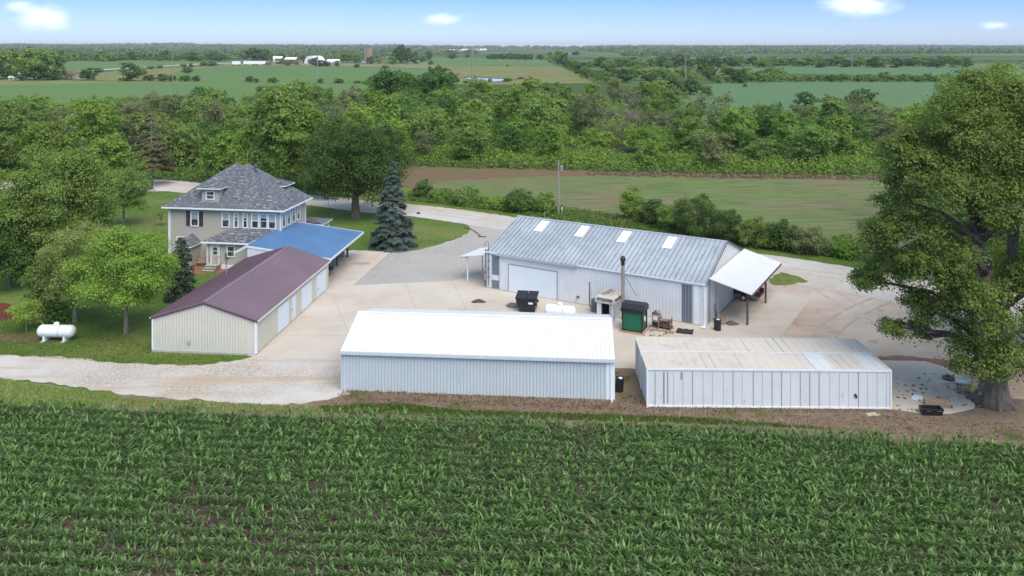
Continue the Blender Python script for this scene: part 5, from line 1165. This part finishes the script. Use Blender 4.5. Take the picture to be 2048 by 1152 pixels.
# ------------------------------------------------------------ creek wood: single trees
def bare_tree(name, label, loc, h, seed):
    t = thing(name, label, 'tree', loc); g = random.Random(seed); mb = MB(); mb.tube([(0, 0, -.1), (.1, 0, h * .35)], [h * .02, h * .015], 7)
    for k in range(7): a = k * .9 + g.random(); branchy(mb, g, (.08, 0, h * (.2 + .02 * k)), (math.cos(a) * .7, math.sin(a) * .7, 1.1), h * .3, h * .008, 3, .7, 5, .25)
    mb.build('trunk', deadbark, t); crown_mesh('crown', round_blobs(h, h * .62, seed, 8, .35), 700, .22, L_grey, t, seed); return t
kinds = {
 'mid': ('bushy mid-green tree', lambda s: tree('wood_tree', '', 'tree', (0, 0, 0), 11, 9, 6500, .23, L_mid, seed=s, low=.08, nb=12)),
 'dark': ('dense dark green tree', lambda s: tree('wood_tree', '', 'tree', (0, 0, 0), 10.5, 9, 6500, .22, L_deep, seed=s, low=.05, nb=11)),
 'lime': ('bright yellow-green tree', lambda s: tree('wood_tree', '', 'tree', (0, 0, 0), 9, 8.5, 5500, .22, L_lime, seed=s, low=.05, nb=10)),
 'olive': ('olive rounded tree', lambda s: tree('wood_tree', '', 'tree', (0, 0, 0), 12, 10, 7000, .24, L_olive, seed=s, low=.1, nb=13, shape='vase')),
 'grey': ('greyish thin-leaved tree', lambda s: tree('wood_tree', '', 'tree', (0, 0, 0), 12, 8, 3600, .21, L_grey, palebark, seed=s, low=.15, nb=10, shape='vase')),
 'tall': ('tall upright green tree', lambda s: tree('wood_tree', '', 'tree', (0, 0, 0), 14, 7.5, 6500, .23, L_mid, seed=s, low=.1, nb=12, shape='col')),
 'bare': ('half-dead pale-branched tree', lambda s: bare_tree('bare_tree', '', (0, 0, 0), 10.5, s)),
}
protos = {}
for i, k in enumerate(kinds): protos[k] = [kinds[k][1](100 + i * 7), kinds[k][1](103 + i * 7)] + ([kinds[k][1](105 + i * 7)] if k in ('mid', 'olive', 'dark') else [])
used = set()
WHERE = [(60, 'at the far left edge'), (170, 'above the big maple'), (260, 'left of the brownish pine'), (350, 'behind the brownish pine'), (450, 'above the farmhouse roof left side'), (530, 'above the farmhouse peak'), (600, 'behind the tallest house tree'), (680, 'left of the oak top'), (760, 'above the dark oak'), (830, 'above the blue spruce'),
         (900, 'right of the spruce top'), (960, 'below the pond'), (1030, 'left of the pole wire end'), (1090, 'just left of the utility pole'), (1150, 'behind the utility pole'), (1220, 'right of the utility pole'), (1290, 'above the tall ditch bush'), (1360, 'above the olive ditch bush'), (1430, 'above the biggest ditch bush'), (1500, 'above the right roof peak'), (1570, 'above the lean-to'), (1650, 'above the road bend'), (1740, 'left of the cottonwood'), (1900, 'behind the cottonwood'), (9999, 'at the far right edge')]
def where(px): return next(w_ for x, w_ in WHERE if px < x)
ranks = ['first', 'second', 'third', 'fourth', 'fifth', 'sixth', 'seventh', 'eighth', 'ninth', 'tenth', 'eleventh', 'twelfth', 'thirteenth', 'fourteenth', 'fifteenth', 'sixteenth', 'seventeenth', 'eighteenth', 'nineteenth', 'twentieth'] + ['twenty-' + q_ for q_ in ('first', 'second', 'third', 'fourth', 'fifth', 'sixth', 'seventh', 'eighth', 'ninth')] + ['thirtieth'] + ['thirty-' + q_ for q_ in ('first', 'second', 'third', 'fourth', 'fifth', 'sixth', 'seventh', 'eighth', 'ninth')]
pend = []
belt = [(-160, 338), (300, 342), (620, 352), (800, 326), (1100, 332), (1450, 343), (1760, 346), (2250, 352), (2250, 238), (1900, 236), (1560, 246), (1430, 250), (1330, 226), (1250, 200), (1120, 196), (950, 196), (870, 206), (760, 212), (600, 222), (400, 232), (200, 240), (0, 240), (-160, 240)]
pts = scatter(belt, 1600, 5); chosen = []
for p in pts[np.argsort(pts[:, 1])]:
    dmin = 6.6 + .018 * p[1]
    if all((p[0] - c[0]) ** 2 + (p[1] - c[1]) ** 2 > dmin * dmin for c in chosen): chosen.append(p)
chosen = chosen[:290]
rp = random.Random(77)
for p in chosen:
    x, y = p; px = 1024 + x * FPX / y; py = Y0 + FPX * HC / y
    zone = math.sin(px * .011) + math.sin(y * .06 + px * .004) + rp.uniform(-1, 1)
    k = rp.choice(['lime', 'mid', 'lime', 'mid', 'tall'] if zone > .8 else (['olive', 'grey', 'mid', 'olive', 'bare', 'grey'] if zone > -.5 else ['dark', 'mid', 'dark', 'tall', 'olive']))
    if 160 < px < 330 and rp.random() < .45: k = rp.choice(['grey', 'bare', 'olive'])
    if 1180 < px < 1300 and py < 300 and rp.random() < .4: k = 'bare'
    if 740 < px < 900 and py < 235: k = 'dark'
    s_ = rp.uniform(.66, 1.05) * (.78 if py > 318 else 1)
    if 730 < px < 890 and py < 232: s_ *= 1.5
    if 1340 < px < 1860 and py < 262: s_ *= .72
    if px < 400 and py < 256: s_ *= .92
    if 700 < px < 740 and py < 250: s_ *= .6
    if 900 < px < 1190 and py < 216: s_ *= .6
    i = rp.randrange(len(protos[k])); pr_ = protos[k][i]; sc_ = (s_ * rp.uniform(1.05, 1.35), s_ * rp.uniform(1.05, 1.35), s_ * rp.uniform(.88, 1.1))
    if (k, i) not in used: used.add((k, i)); o = pr_; o.location = (x, y, 0); o.scale = sc_
    else: o = dup(pr_, (x, y, 0), rp.uniform(0, 360), sc_)
    row = 'on creek wood edge' if py > 305 else ('in wood second line' if py > 272 else ('deep in wood' if py > 244 else 'at wood back'))
    pend.append((kinds[k][0] + f" {row} {where(px)}", px, y, o)); o['group'] = 'trees of the creek wood'
for k in protos:
    for i, pr_ in enumerate(protos[k]):
        if (k, i) not in used:
            for c in list(pr_.children): bpy.data.objects.remove(c)
            bpy.data.objects.remove(pr_)
def set_labels(pend):
    by = {}
    for lb, px, y, o in pend: by.setdefault(lb, []).append((px, y, o))
    for lb, L in by.items():
        L.sort(key=lambda q_: (q_[0], q_[1]))
        for j, (_, _, o) in enumerate(L):
            o['label'] = lb if len(L) == 1 else lb + (', leftmost' if j == 0 else ', rightmost' if j == len(L) - 1 else f', {ranks[j]} from left')
        for _, _, o in L: o['category'] = 'tree'
set_labels(pend)
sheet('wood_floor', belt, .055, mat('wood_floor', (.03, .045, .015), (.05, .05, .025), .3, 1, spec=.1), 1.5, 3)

# undergrowth: one leafy mass along the wood's edge and in the ditches
def leafy_mass(name, label, cat, pix, n, leaf, m, hmax, clump, seed):
    g = np.random.default_rng(seed); c = scatter(pix, clump, seed); ci = g.integers(0, clump, n); hh = hmax * g.uniform(.35, 1, clump)
    d = g.normal(size=(n, 3)); d /= np.linalg.norm(d, axis=1, keepdims=True); d[:, 2] = np.abs(d[:, 2]); rad = hh[ci] * g.uniform(.75, 1.05, n)
    pos = np.stack([c[ci, 0] + d[:, 0] * rad * 1.15, c[ci, 1] + d[:, 1] * rad * 1.15, d[:, 2] * rad * .9 + .05], 1)
    V, F = leaf_quads(pos, d + g.normal(size=(n, 3)) * .5 + [0, 0, .4], leaf * g.uniform(.6, 1.4, n), .6, g); return tag(np_mesh(name, V, F, m), label, cat, kind='stuff')
leafy_mass('undergrowth', 'bright green scrub along the near edge of the creek wood', 'undergrowth', [(780, 322), (1100, 330), (1450, 341), (1760, 344), (1760, 352), (1450, 350), (1050, 338), (800, 332)], 42000, .2, L_weed, 1.5, 420, 61)
leafy_mass('undergrowth', 'tangled scrub beyond the road behind the farmhouse', 'undergrowth', [(-200, 335), (350, 336), (640, 348), (700, 372), (640, 386), (480, 370), (330, 358), (-200, 358)], 30000, .2, L_weed, 1.6, 330, 62)
leafy_mass('ditch_weeds', 'tall green weeds in the ditch along the far side of the road', 'weeds', [(820, 384), (960, 398), (1110, 416), (1240, 436), (1420, 458), (1600, 480), (1760, 502), (1760, 528), (1600, 506), (1420, 482), (1200, 450), (1010, 424), (900, 410), (820, 402)], 60000, .11, L_weed, .75, 1500, 63)
leafy_mass('dry_weeds', 'tan dry grass along the crop field edge', 'weeds', [(1120, 414), (1240, 432), (1420, 452), (1600, 470), (1600, 480), (1420, 462), (1240, 441), (1120, 424)], 9000, .09, L_straw, .5, 300, 64)
leafy_mass('dry_weeds', 'rust-brown grass strip below the creek wood', 'weeds', [(1180, 346), (1450, 352), (1760, 355), (1760, 360), (1450, 357), (1180, 351)], 12000, .14, L_straw, .7, 260, 65)
leafy_mass('undergrowth', 'thick green bushes along the lower front of the creek wood', 'undergrowth', [(790, 312), (1100, 318), (1450, 328), (1760, 331), (1760, 347), (1450, 344), (1100, 334), (800, 327)], 70000, .22, L_mid, 3.4, 300, 67)
leafy_mass('undergrowth', 'shaded understorey leaves filling the creek wood below its crowns', 'undergrowth', belt, 150000, .3, L_mid, 3.6, 1500, 66)
def grassy(name, label, pix, n, h, m, seed, wid=.02):
    g = np.random.default_rng(seed); c = scatter(pix, n, seed); blades(name, np.stack([c[:, 0], c[:, 1], np.full(n, .02)], 1), h * g.uniform(.4, 1.3, n), m, label, 'grass', wid=wid, lean=.8, seed=seed)
grassy('dry_grass', 'dry brown weeds against the foot of the white shed and containers', [(672, 790), (690, 781), (1228, 803), (1262, 790), (1300, 815), (1790, 822), (1800, 828), (1300, 826), (1228, 822), (690, 800)], 3500, .17, L_straw, 71)
grassy('dry_grass', 'brown straw on the dirt strip between the corn and buildings', [(620, 812), (690, 795), (1228, 812), (1300, 825), (1840, 835), (2048, 850), (2300, 860), (2048, 884), (1700, 866), (1350, 848), (1000, 838)], 9000, .10, L_straw, 72)
grassy('green_weeds', 'patchy green grass on the dirt strip beside the corn', [(640, 815), (800, 808), (900, 822), (1228, 832), (1400, 838), (1700, 862), (1350, 848), (1000, 838), (650, 826)], 9000, .22, L_weed, 73)
grassy('verge_grass', 'ragged grass between the gravel lane and the corn', [(-300, 760), (0, 760), (120, 778), (240, 797), (560, 812), (700, 818), (650, 832), (0, 808), (-300, 800)], 14000, .17, L_pale, 74)
grassy('lawn_blades', 'mown lawn around the left tank and garage', [(-200, 640), (200, 640), (304, 700), (304, 708), (470, 714), (470, 722), (400, 732), (250, 728), (0, 711), (-200, 708)], 26000, .085, L_weed, 75, .015)

# ------------------------------------------------------------ the corn
def corn():
    g = np.random.default_rng(9); seg = 5; nl = 8
    yaw = R(-4.8); ca, sa = math.cos(yaw), math.sin(yaw)
    rows = np.arange(-24.5, 4.2, .9); xs = np.arange(-44, 44, .13)
    RX, RY = np.meshgrid(xs, rows); n0 = RX.size
    RX = RX.ravel() + g.normal(size=n0) * .035; RY = RY.ravel() + g.normal(size=n0) * .03
    X = RX * ca - RY * sa; Yw = 52.6 + RX * sa + RY * ca
    bx = np.array([-60, -34.9, -12.7, -.8, 10.4, 20.6, 31.2, 60]); by = np.interp(X, bx, [56.1, 53.7, 51.75, 51.1, 50.3, 49.1, 48.0, 45.1])
    keep = (Yw < by - .2 + g.normal(size=n0) * .12) & (Yw > 29) & (np.abs(X) < Yw * .78 + 3) & (g.random(n0) > .05)
    patch = np.sin(X * .31 + Yw * .22) + np.sin(X * .13 - Yw * .35 + 2) + .7 * np.sin(X * .9 + 1)
    thin = (patch < -1.35) & (g.random(n0) < .25) | ((X < -3) & (Yw < 41.5) & (np.sin(X * .8 + Yw * 1.1) > .3) & (g.random(n0) < .28)); keep &= ~thin
    X, Yw, patch = X[keep], Yw[keep], patch[keep]; n = len(X)
    S = .64 * (1 + .09 * patch / 2 + .13 * g.normal(size=n)).clip(.45, 1.35) * (1 - .16 * hsm(42, 36, Yw) * hsm(6, -10, X))
    m = n * nl; pi = np.repeat(np.arange(n), nl); li = np.tile(np.arange(nl), n)
    az = np.repeat(np.where(g.random(n) < .6, g.normal(size=n) * .6, g.random(n) * 6.28), nl) + li * math.pi + g.normal(size=m) * .35
    s = S[pi]; z0 = (.05 + .068 * li) * s * g.uniform(.85, 1.15, m); L = s * (.58 + .42 * np.sin((li + 1.2) / nl * math.pi * .9)) * g.uniform(.8, 1.2, m)
    e0 = R(56) + li * R(3.2) + g.normal(size=m) * .12; bend = R(118) - li * R(5) + g.normal(size=m) * .3; wd = .052 * s * g.uniform(.8, 1.3, m)
    hz = np.zeros(m); zz = z0.copy(); V = np.zeros((m, (seg + 1) * 2, 3)); w_prof = [.55, 1, 1, .8, .5, .06]
    wind = np.array([-.35, .1]) 
    for k in range(seg + 1):
        t_ = k / seg; ww = wd * w_prof[k]; cx = X[pi] + np.cos(az) * hz + wind[0] * L * t_ ** 2 * .4; cy = Yw[pi] + np.sin(az) * hz + wind[1] * L * t_ ** 2
        V[:, 2 * k, 0] = cx - np.sin(az) * ww; V[:, 2 * k, 1] = cy + np.cos(az) * ww; V[:, 2 * k, 2] = zz + ww * .35
        V[:, 2 * k + 1, 0] = cx + np.sin(az) * ww; V[:, 2 * k + 1, 1] = cy - np.cos(az) * ww; V[:, 2 * k + 1, 2] = zz - ww * .15
        el = e0 - bend * t_; hz = hz + np.cos(el) * L / seg; zz = np.maximum(zz + np.sin(el) * L / seg, .03)
    base = np.arange(m)[:, None, None] * (seg + 1) * 2; q_ = np.array([[2 * k, 2 * k + 1, 2 * k + 3, 2 * k + 2] for k in range(seg)])[None]
    o = np_mesh('corn_crop', V.reshape(-1, 3), (base + q_).reshape(-1, 4), L_corn); tag(o, 'rows of young green corn filling the foreground field', 'corn', kind='stuff')
    print('corn plants', n)
corn()

# ------------------------------------------------------------ the far country
def Pt(px, py):
    k = (py - Y0) / FPX; Yw = 300.0
    if k <= 0: k = 1e-5
    while Yw < 11000:
        X_ = (px - 1024) * Yw / FPX
        if terrain(X_, Yw) >= HC - k * Yw: break
        Yw *= 1.004
    return Vector(((px - 1024) * Yw / FPX, Yw, float(terrain((px - 1024) * Yw / FPX, Yw))))
fp = {'round': tree('far_tree', '', 'tree', (0, 0, 0), 10, 10, 2600, .42, L_mid, seed=201, low=.02, nb=9), 'dark': tree('far_tree', '', 'tree', (0, 0, 0), 10, 10, 2600, .42, L_dark, seed=202, low=.02, nb=9),
      'olive': tree('far_tree', '', 'tree', (0, 0, 0), 10, 10, 2600, .42, L_olive, seed=203, low=.02, nb=9)}
FN = {'round': 'round green tree', 'dark': 'dark green tree', 'olive': 'olive-green tree'}
fused = set(); fpend = []; rp = random.Random(5)
def far(px, base, top, wpx, k, wh):
    p = Pt(px, base); h = (base - top) * p.y / FPX; wd = wpx * p.y / FPX; s_ = (wd / 9, wd / 9, h / 9.3)
    if k not in fused: fused.add(k); o = fp[k]; o.location = p; o.scale = s_
    else: o = dup(fp[k], p, rp.uniform(0, 360), s_)
    o['group'] = 'trees scattered among the far fields'; fpend.append((f'{FN[k]} {wh}', px, p.y, o))
for px, b, tp, wd, k in [(175, 160, 138, 30, 'dark'), (262, 162, 128, 44, 'dark'), (196, 146, 137, 16, 'dark'), (285, 150, 139, 18, 'round'), (374, 147, 135, 18, 'dark'), (298, 162, 151, 22, 'dark'), (325, 163, 149, 20, 'dark'), (370, 163, 152, 22, 'dark'), (392, 163, 152, 16, 'dark'), (345, 162, 151, 14, 'dark'),
                         (499, 165, 153, 16, 'dark'), (513, 166, 157, 9, 'dark'), (545, 166, 156, 18, 'dark'), (641, 167, 158, 12, 'dark'), (678, 167, 158, 20, 'dark'), (715, 167, 162, 14, 'dark'), (408, 132, 124, 16, 'dark'), (425, 132, 123, 20, 'dark'), (382, 135, 127, 9, 'dark'), (367, 134, 128, 12, 'dark'), (300, 139, 132, 20, 'olive'), (320, 137, 131, 12, 'dark')]:
    far(px, b, tp, wd, k, 'in the fields left of the silo')
for px, b, tp, wd, k in [(15, 158, 104, 60, 'round'), (60, 160, 100, 50, 'round'), (95, 160, 100, 44, 'olive'), (78, 161, 133, 40, 'dark'), (118, 159, 110, 30, 'olive'), (-20, 160, 112, 50, 'dark'), (40, 162, 135, 26, 'dark'), (108, 161, 149, 24, 'dark')]:
    far(px, b, tp, wd, k, 'around the white house at far left')
for px, b, tp, wd, k in [(505, 122, 98, 34, 'dark'), (525, 121, 100, 30, 'dark'), (542, 120, 104, 16, 'olive'), (560, 129, 117, 20, 'round'), (575, 131, 122, 22, 'round'), (592, 130, 122, 14, 'olive'), (630, 133, 116, 16, 'dark'), (645, 133, 121, 24, 'dark'), (655, 133, 124, 14, 'dark'), (674, 133, 122, 10, 'dark'), (695, 124, 106, 22, 'round'), (712, 126, 110, 18, 'round'), (684, 124, 109, 14, 'olive'), (740, 129, 114, 14, 'dark'), (758, 128, 117, 12, 'round'),
                         (714, 136, 128, 10, 'dark'), (800, 126, 92, 20, 'dark'), (812, 125, 98, 20, 'dark'), (828, 128, 106, 20, 'dark'), (792, 124, 104, 16, 'dark'), (858, 120, 105, 14, 'dark'), (785, 130, 112, 16, 'round'), (770, 139, 130, 16, 'olive'), (862, 130, 121, 8, 'dark'), (845, 125, 113, 12, 'dark'), (605, 126, 112, 12, 'dark'), (565, 122, 108, 14, 'dark')]:
    far(px, b, tp, wd, k, 'around the farmyard and silo')
for px, b, tp, wd, k in [(905, 118, 108, 16, 'dark'), (935, 115, 109, 10, 'dark'), (990, 119, 109, 16, 'dark'), (978, 119, 110, 12, 'dark'), (1003, 119, 108, 18, 'dark'), (1018, 119, 107, 18, 'dark'), (1034, 120, 108, 18, 'dark'), (1048, 120, 109, 16, 'dark'), (1060, 120, 109, 14, 'dark'), (1080, 120, 110, 14, 'dark'),
                         (1103, 126, 110, 20, 'round'), (1118, 129, 102, 24, 'round'), (1128, 133, 108, 22, 'dark'), (1140, 139, 118, 22, 'round'), (1150, 145, 122, 24, 'round'), (1160, 152, 127, 24, 'dark'), (1172, 158, 136, 24, 'round'), (902, 152, 144, 9, 'dark'), (899, 166, 158, 10, 'dark'), (865, 152, 139, 10, 'dark'), (1015, 133, 130, 6, 'dark'), (1042, 158, 154, 12, 'dark'), (932, 167, 162, 14, 'dark'), (916, 150, 147, 4, 'dark'),
                         (980, 164, 157, 10, 'olive'), (1014, 164, 156, 18, 'olive'), (1100, 112, 105, 10, 'dark'), (1152, 110, 103, 14, 'dark')]:
    far(px, b, tp, wd, k, 'by the pond pasture and its hedgerow')
for i in range(26):
    px = 1180 + i * 15 + rp.uniform(-4, 4); b = 152 + (i % 3) * 7 + rp.uniform(-2, 2); far(px, b, b - rp.uniform(14, 26), rp.uniform(22, 34), rp.choice(['round', 'dark', 'olive', 'olive']), 'in the thicket right of the pond pasture')
for i in range(30):
    px = 1440 + i * 15.5 + rp.uniform(-5, 5); b = 164 - (1.5 if i % 2 else 0); far(px, b, b - rp.uniform(9, 19), rp.uniform(16, 26), rp.choice(['olive', 'olive', 'round', 'dark']), 'along the low hedge of the blue-green field')
for px, b, tp, wd, k in [(1380, 190, 160, 34, 'dark'), (1350, 196, 158, 36, 'dark'), (1415, 192, 172, 24, 'olive'), (1395, 180, 168, 26, 'olive'), (1490, 174, 168, 8, 'dark'), (1610, 214, 186, 34, 'dark'), (1725, 222, 182, 52, 'dark'), (1320, 190, 162, 40, 'round'), (1295, 196, 165, 44, 'olive')]:
    far(px, b, tp, wd, k, 'at the rim of the blue-green field')
for i in range(64):
    px = 1180 + i * 12 + rp.uniform(-4, 4); b = 133 + rp.uniform(-3, 3) + (2 if px < 1400 else 0); far(px, b, b - rp.uniform(12, 22), rp.uniform(18, 30), rp.choice(['round', 'dark', 'dark', 'olive']), 'in the long tree line on the right')
for i in range(34):
    px = -20 + i * 14 + rp.uniform(-4, 4); b = 122 + rp.uniform(-2, 1); far(px, b, b - rp.uniform(10, 19), rp.uniform(18, 28), rp.choice(['round', 'dark', 'olive']), 'in the tree line across the left fields')
set_labels(fpend)

# far-off woods that read as one mass
def woods():
    g = np.random.default_rng(21); VV, FF, off = [], [], 0; n = 15000
    px = g.uniform(-250, 2350, n); lr = g.uniform(np.log(1150), np.log(10500), n); Yw = np.exp(lr); X = (px - 1024) * Yw / FPX
    th = px; dens = np.sin(X * .0016 + Yw * .0011 + 1) + np.sin(X * .0007 - Yw * .0023 + 2) + .6 * np.sin(X * .004 + Yw * .006)
    leftw = hsm(900, 600, th); rightw = hsm(1150, 1300, th)
    keep = dens > 1.0 - 2.2 * leftw * hsm(1300, 1700, Yw) - 1.75 * rightw * hsm(1200, 1500, Yw) - .25
    keep &= ~((Yw < 1560) & (px < 640)); keep &= ~((Yw < 1750) & (px >= 640) & (px < 1160))
    X, Yw = X[keep], Yw[keep]; k = len(X); Z = terrain(X, Yw); W = 8 + Yw * .0058 * g.uniform(.7, 1.3, k); Hh = g.uniform(7, 13, k) + (Yw > 4000) * 2
    for lo_, hi_, m_, in ((0, 2200, 170), (2200, 4500, 70), (4500, 20000, 34)):
        s = (Yw >= lo_) & (Yw < hi_); q_ = int(s.sum())
        if not q_: continue
        ci = np.repeat(np.nonzero(s)[0], m_); d = g.normal(size=(len(ci), 3)); d /= np.linalg.norm(d, axis=1, keepdims=True); d[:, 2] = np.abs(d[:, 2])
        bump = 1 + .18 * np.sin(d[:, 0] * 6 + ci) * np.sin(d[:, 1] * 5 + ci * 1.7)
        pos = np.stack([X[ci] + d[:, 0] * W[ci] * .62 * bump, Yw[ci] + d[:, 1] * W[ci] * .5 * bump, Z[ci] + d[:, 2] * Hh[ci] * bump], 1)
        sz = W[ci] * {170: .085, 70: .13, 34: .2}[m_] * g.uniform(.6, 1.4, len(ci)); V, F = leaf_quads(pos, d + g.normal(size=d.shape) * .55, sz, .7, g); VV.append(V); FF.append(F + off); off += len(V)
    tag(np_mesh('far_woods', np.concatenate(VV), np.concatenate(FF), L_far), 'far-off woods covering the land up to the horizon', 'woods', kind='stuff'); print('woods', k, off)
woods()

# farm buildings and other far things
wallw = mat('far_white_wall', (.75, .75, .74), (.66, .66, .65), .3, .6); roofs = {'white': mat('far_white_roof', (.84, .85, .86), (.76, .77, .78), .3, .45), 'grey': mat('far_grey_roof', (.32, .33, .35), (.25, .26, .28), .3, .6), 'red': mat('far_red', (.30, .06, .05), (.22, .05, .04), .3, .7), 'brown': mat('far_brown_roof', (.20, .13, .105), (.15, .10, .08), .4, .8)}
tanw = mat('far_tan_wall', (.42, .36, .28), (.35, .3, .24), .3, .8)
def far_barn(name, label, cat, px, base, wpx, hpx, wm, rm, yaw=0, depth=.6, doors=2, roof=.38):
    p = Pt(px, base); w_ = wpx * p.y / FPX; h = hpx * p.y / FPX; d = w_ * depth; t = thing(name, label, cat, p, yaw); ev = h * (1 - roof); mb = MB()
    mb.box(-w_ / 2, w_ / 2, 0, d, -1, ev); mb.prism([(0, ev), (d, ev), (d / 2, h)], 'x', -w_ / 2 + .05, w_ / 2 - .05); mb.build('wall', wm, t)
    mb = MB(); o_ = .4; mb.slab((-w_ / 2 - o_, -o_, ev - .1), (w_ / 2 + o_, -o_, ev - .1), (w_ / 2 + o_, d / 2, h + .25), (-w_ / 2 - o_, d / 2, h + .25), .2); mb.slab((-w_ / 2 - o_, d / 2, h + .25), (w_ / 2 + o_, d / 2, h + .25), (w_ / 2 + o_, d + o_, ev - .1), (-w_ / 2 - o_, d + o_, ev - .1), .2); mb.build('roof', rm, t)
    for k in range(doors): x = (-.5 + (k + .5) / doors) * w_ * .8; mb = MB(); mb.box(x - w_ * .06, x + w_ * .06, -.08, -.002, 0, ev * .65); mb.build('door', greydark, t)
    return t
far_barn('farmhouse', 'small white house with white roof in the trees at far left', 'house', 50, 158, 24, 13, wallw, roofs['white'], 25, .8)
far_barn('barn', 'low white shed left of the small white house', 'shed', 27, 159, 20, 6, wallw, roofs['white'], 5, .4)
far_barn('farmhouse', 'brown-roofed house beside a round dark tree at left', 'house', 138, 158, 32, 15, tanw, roofs['brown'], -20, .6)
def semi(label, px, base, wpx, hpx):
    p = Pt(px, base); w_ = wpx * p.y / FPX; h = hpx * p.y / FPX; t = thing('box_trailer', label, 'trailer', p, 2); mb = MB(); mb.box(-w_ / 2, w_ / 2, 0, 2.6, h * .3, h); mb.build('box', roofs['white'], t)
    for x in (-.38, .3, .4): mb = MB(); mb.tube([(x * w_, -.1, h * .14), (x * w_, 2.7, h * .14)], h * .14, 10); mb.build('wheel', blackr, t)
semi('white box trailer at the left end of the farmyard row', 472, 131.5, 16, 9); semi('white box trailer in the middle of the farmyard row', 499, 131, 24, 9); semi('long white box trailer at the right of the farmyard row', 521, 131, 20, 9)
far_barn('barn', 'red shed end right of the white trailers', 'shed', 535, 131, 9, 8, roofs['red'], roofs['brown'], 0, 1)
far_barn('barn', 'white barn with pale roof behind the trailers', 'barn', 556, 124, 18, 11, wallw, roofs['white'], 20, .8)
far_barn('barn', 'red barn with a white roof in the farmyard', 'barn', 580, 125, 24, 10, roofs['red'], roofs['white'], -10, .6)
far_barn('barn', 'white open-front shed left of the silo', 'shed', 666, 128.5, 24, 9.5, wallw, roofs['white'], 3, .5, 3)
far_barn('barn', 'small pale shed between the red barn and round-roofed shed', 'shed', 598, 127, 12, 6, tanw, roofs['brown'], 0, .7)
p = Pt(620, 127.5); t = thing('quonset_hut', 'white round-roofed metal hut in the farmyard', 'shed', p, -25); mb = MB(); r_ = 15 * p.y / FPX; pr_ = [(r_ * math.cos(a), r_ * 1.05 * math.sin(a)) for a in np.linspace(0, math.pi, 17)]; mb.prism(pr_[::-1], 'y', 0, 22); mb.build('shell', roofs['white'], t); mb = MB(); mb.box(-r_ * .35, r_ * .35, -.12, -.01, 0, r_ * .6); mb.build('door', greydark, t)
p = Pt(738, 126); t = thing('silo', 'tall weathered brick silo standing above the farm', 'silo', p); s_ = p.y / FPX; mb = MB(); mb.lathe([(6.6 * s_, -1), (6.6 * s_, 30 * s_), (6.2 * s_, 30 * s_), (6.2 * s_, 27 * s_)], seg=28); mb.build('shell', mat('silo_tile', (.38, .25, .20), (.30, .19, .155), .25, .9, stretch=(1, 1, .3)), t)
mb = MB(); [mb.lathe([(6.7 * s_, z_ * s_), (6.7 * s_, (z_ + .25) * s_)], seg=28) for z_ in range(2, 30, 3)]; mb.build('hoops', tanw, t); mb = MB(); mb.box(-6.6 * s_ - 1.2, -6.6 * s_ + 1.2, -1.5, 1.5, 0, 29 * s_); mb.build('chute', tanw, t)
far_barn('barn', 'low dark open shed at the foot of the silo', 'shed', 733, 128, 16, 4, greydark, roofs['grey'], 0, .6)
for px, b, w_, h_, rm, lb in [(826, 104.5, 14, 4.5, 'white', 'white farm shed on the skyline right of the silo'), (905, 102.5, 12, 3.5, 'white', 'white village roof left of the far cluster centre'), (918, 103, 10, 3, 'grey', 'grey roof in the far village cluster'), (930, 102, 14, 4, 'white', 'larger white barn in the far village cluster'), (950, 101.5, 14, 4, 'grey', 'grey-roofed barn in the far village cluster'), (966, 101, 14, 3.5, 'white', 'bright white long roof at the right of the far village cluster'), (880, 104.5, 10, 3, 'brown', 'brown roof at the left of the far village cluster'),
                              (1145, 110, 18, 5, 'brown', 'dark barn on the far field behind the hedgerow'), (1236, 104.5, 8, 3, 'white', 'tiny white barn above the long tree line'), (1318, 101, 8, 2.5, 'white', 'tiny white barn near the skyline middle right'), (1563, 97.8, 8, 3, 'white', 'white building on the skyline left of the long pale roofs'), (282, 119, 7, 3, 'white', 'white truck-like shed on the far lane at left')]:
    far_barn('barn', lb, 'barn', px, b, w_, h_, wallw if rm != 'brown' else tanw, roofs[rm], 0, .6, 1)
far_barn('poultry_barn', 'very long low white barn roof near the skyline at right', 'barn', 1660, 100.2, 82, 2.6, wallw, roofs['white'], -1, .12, 4, .5)
for px, b, tp, lb in [(345, 163, 97, 'tall bare utility pole in the left fields'), (635, 167, 106, 'brown utility pole left of the silo'), (944, 165, 101, 'thin utility pole beside the pond'), (1371, 166, 112, 'utility pole left of the blue-green field'), (1703, 163, 105, 'tall pale utility pole in the blue-green field')]:
    p = Pt(px, b); h_ = (b - tp) * p.y / FPX; t = thing('utility_pole', lb, 'pole', p, 0, 'utility poles in the far fields'); mb = MB(); mb.tube([(0, 0, 0), (0, 0, h_)], [.42, .3], 8); mb.build('pole', polewood, t); mb = MB(); mb.box(-1.4, 1.4, -.12, .12, h_ - 1.6, h_ - 1.35); mb.build('crossarm', polewood, t)

# ------------------------------------------------------------ air
hz_ = bpy.data.materials.new('haze'); hz_.use_nodes = True; t_ = hz_.node_tree; t_.nodes.clear()
pv = t_.nodes.new('ShaderNodeVolumePrincipled'); pv.inputs['Color'].default_value = (.84, .90, 1, 1); pv.inputs['Density'].default_value = 6.5e-5; pv.inputs['Anisotropy'].default_value = .1
ot = t_.nodes.new('ShaderNodeOutputMaterial'); t_.links.new(pv.outputs[0], ot.inputs['Volume'])
mb = MB(); mb.box(-12500, 12500, -12500, 12500, -8, 85); tag(mb.build('haze', hz_), kind='stuff', label='thin summer haze over the far country', cat='haze')
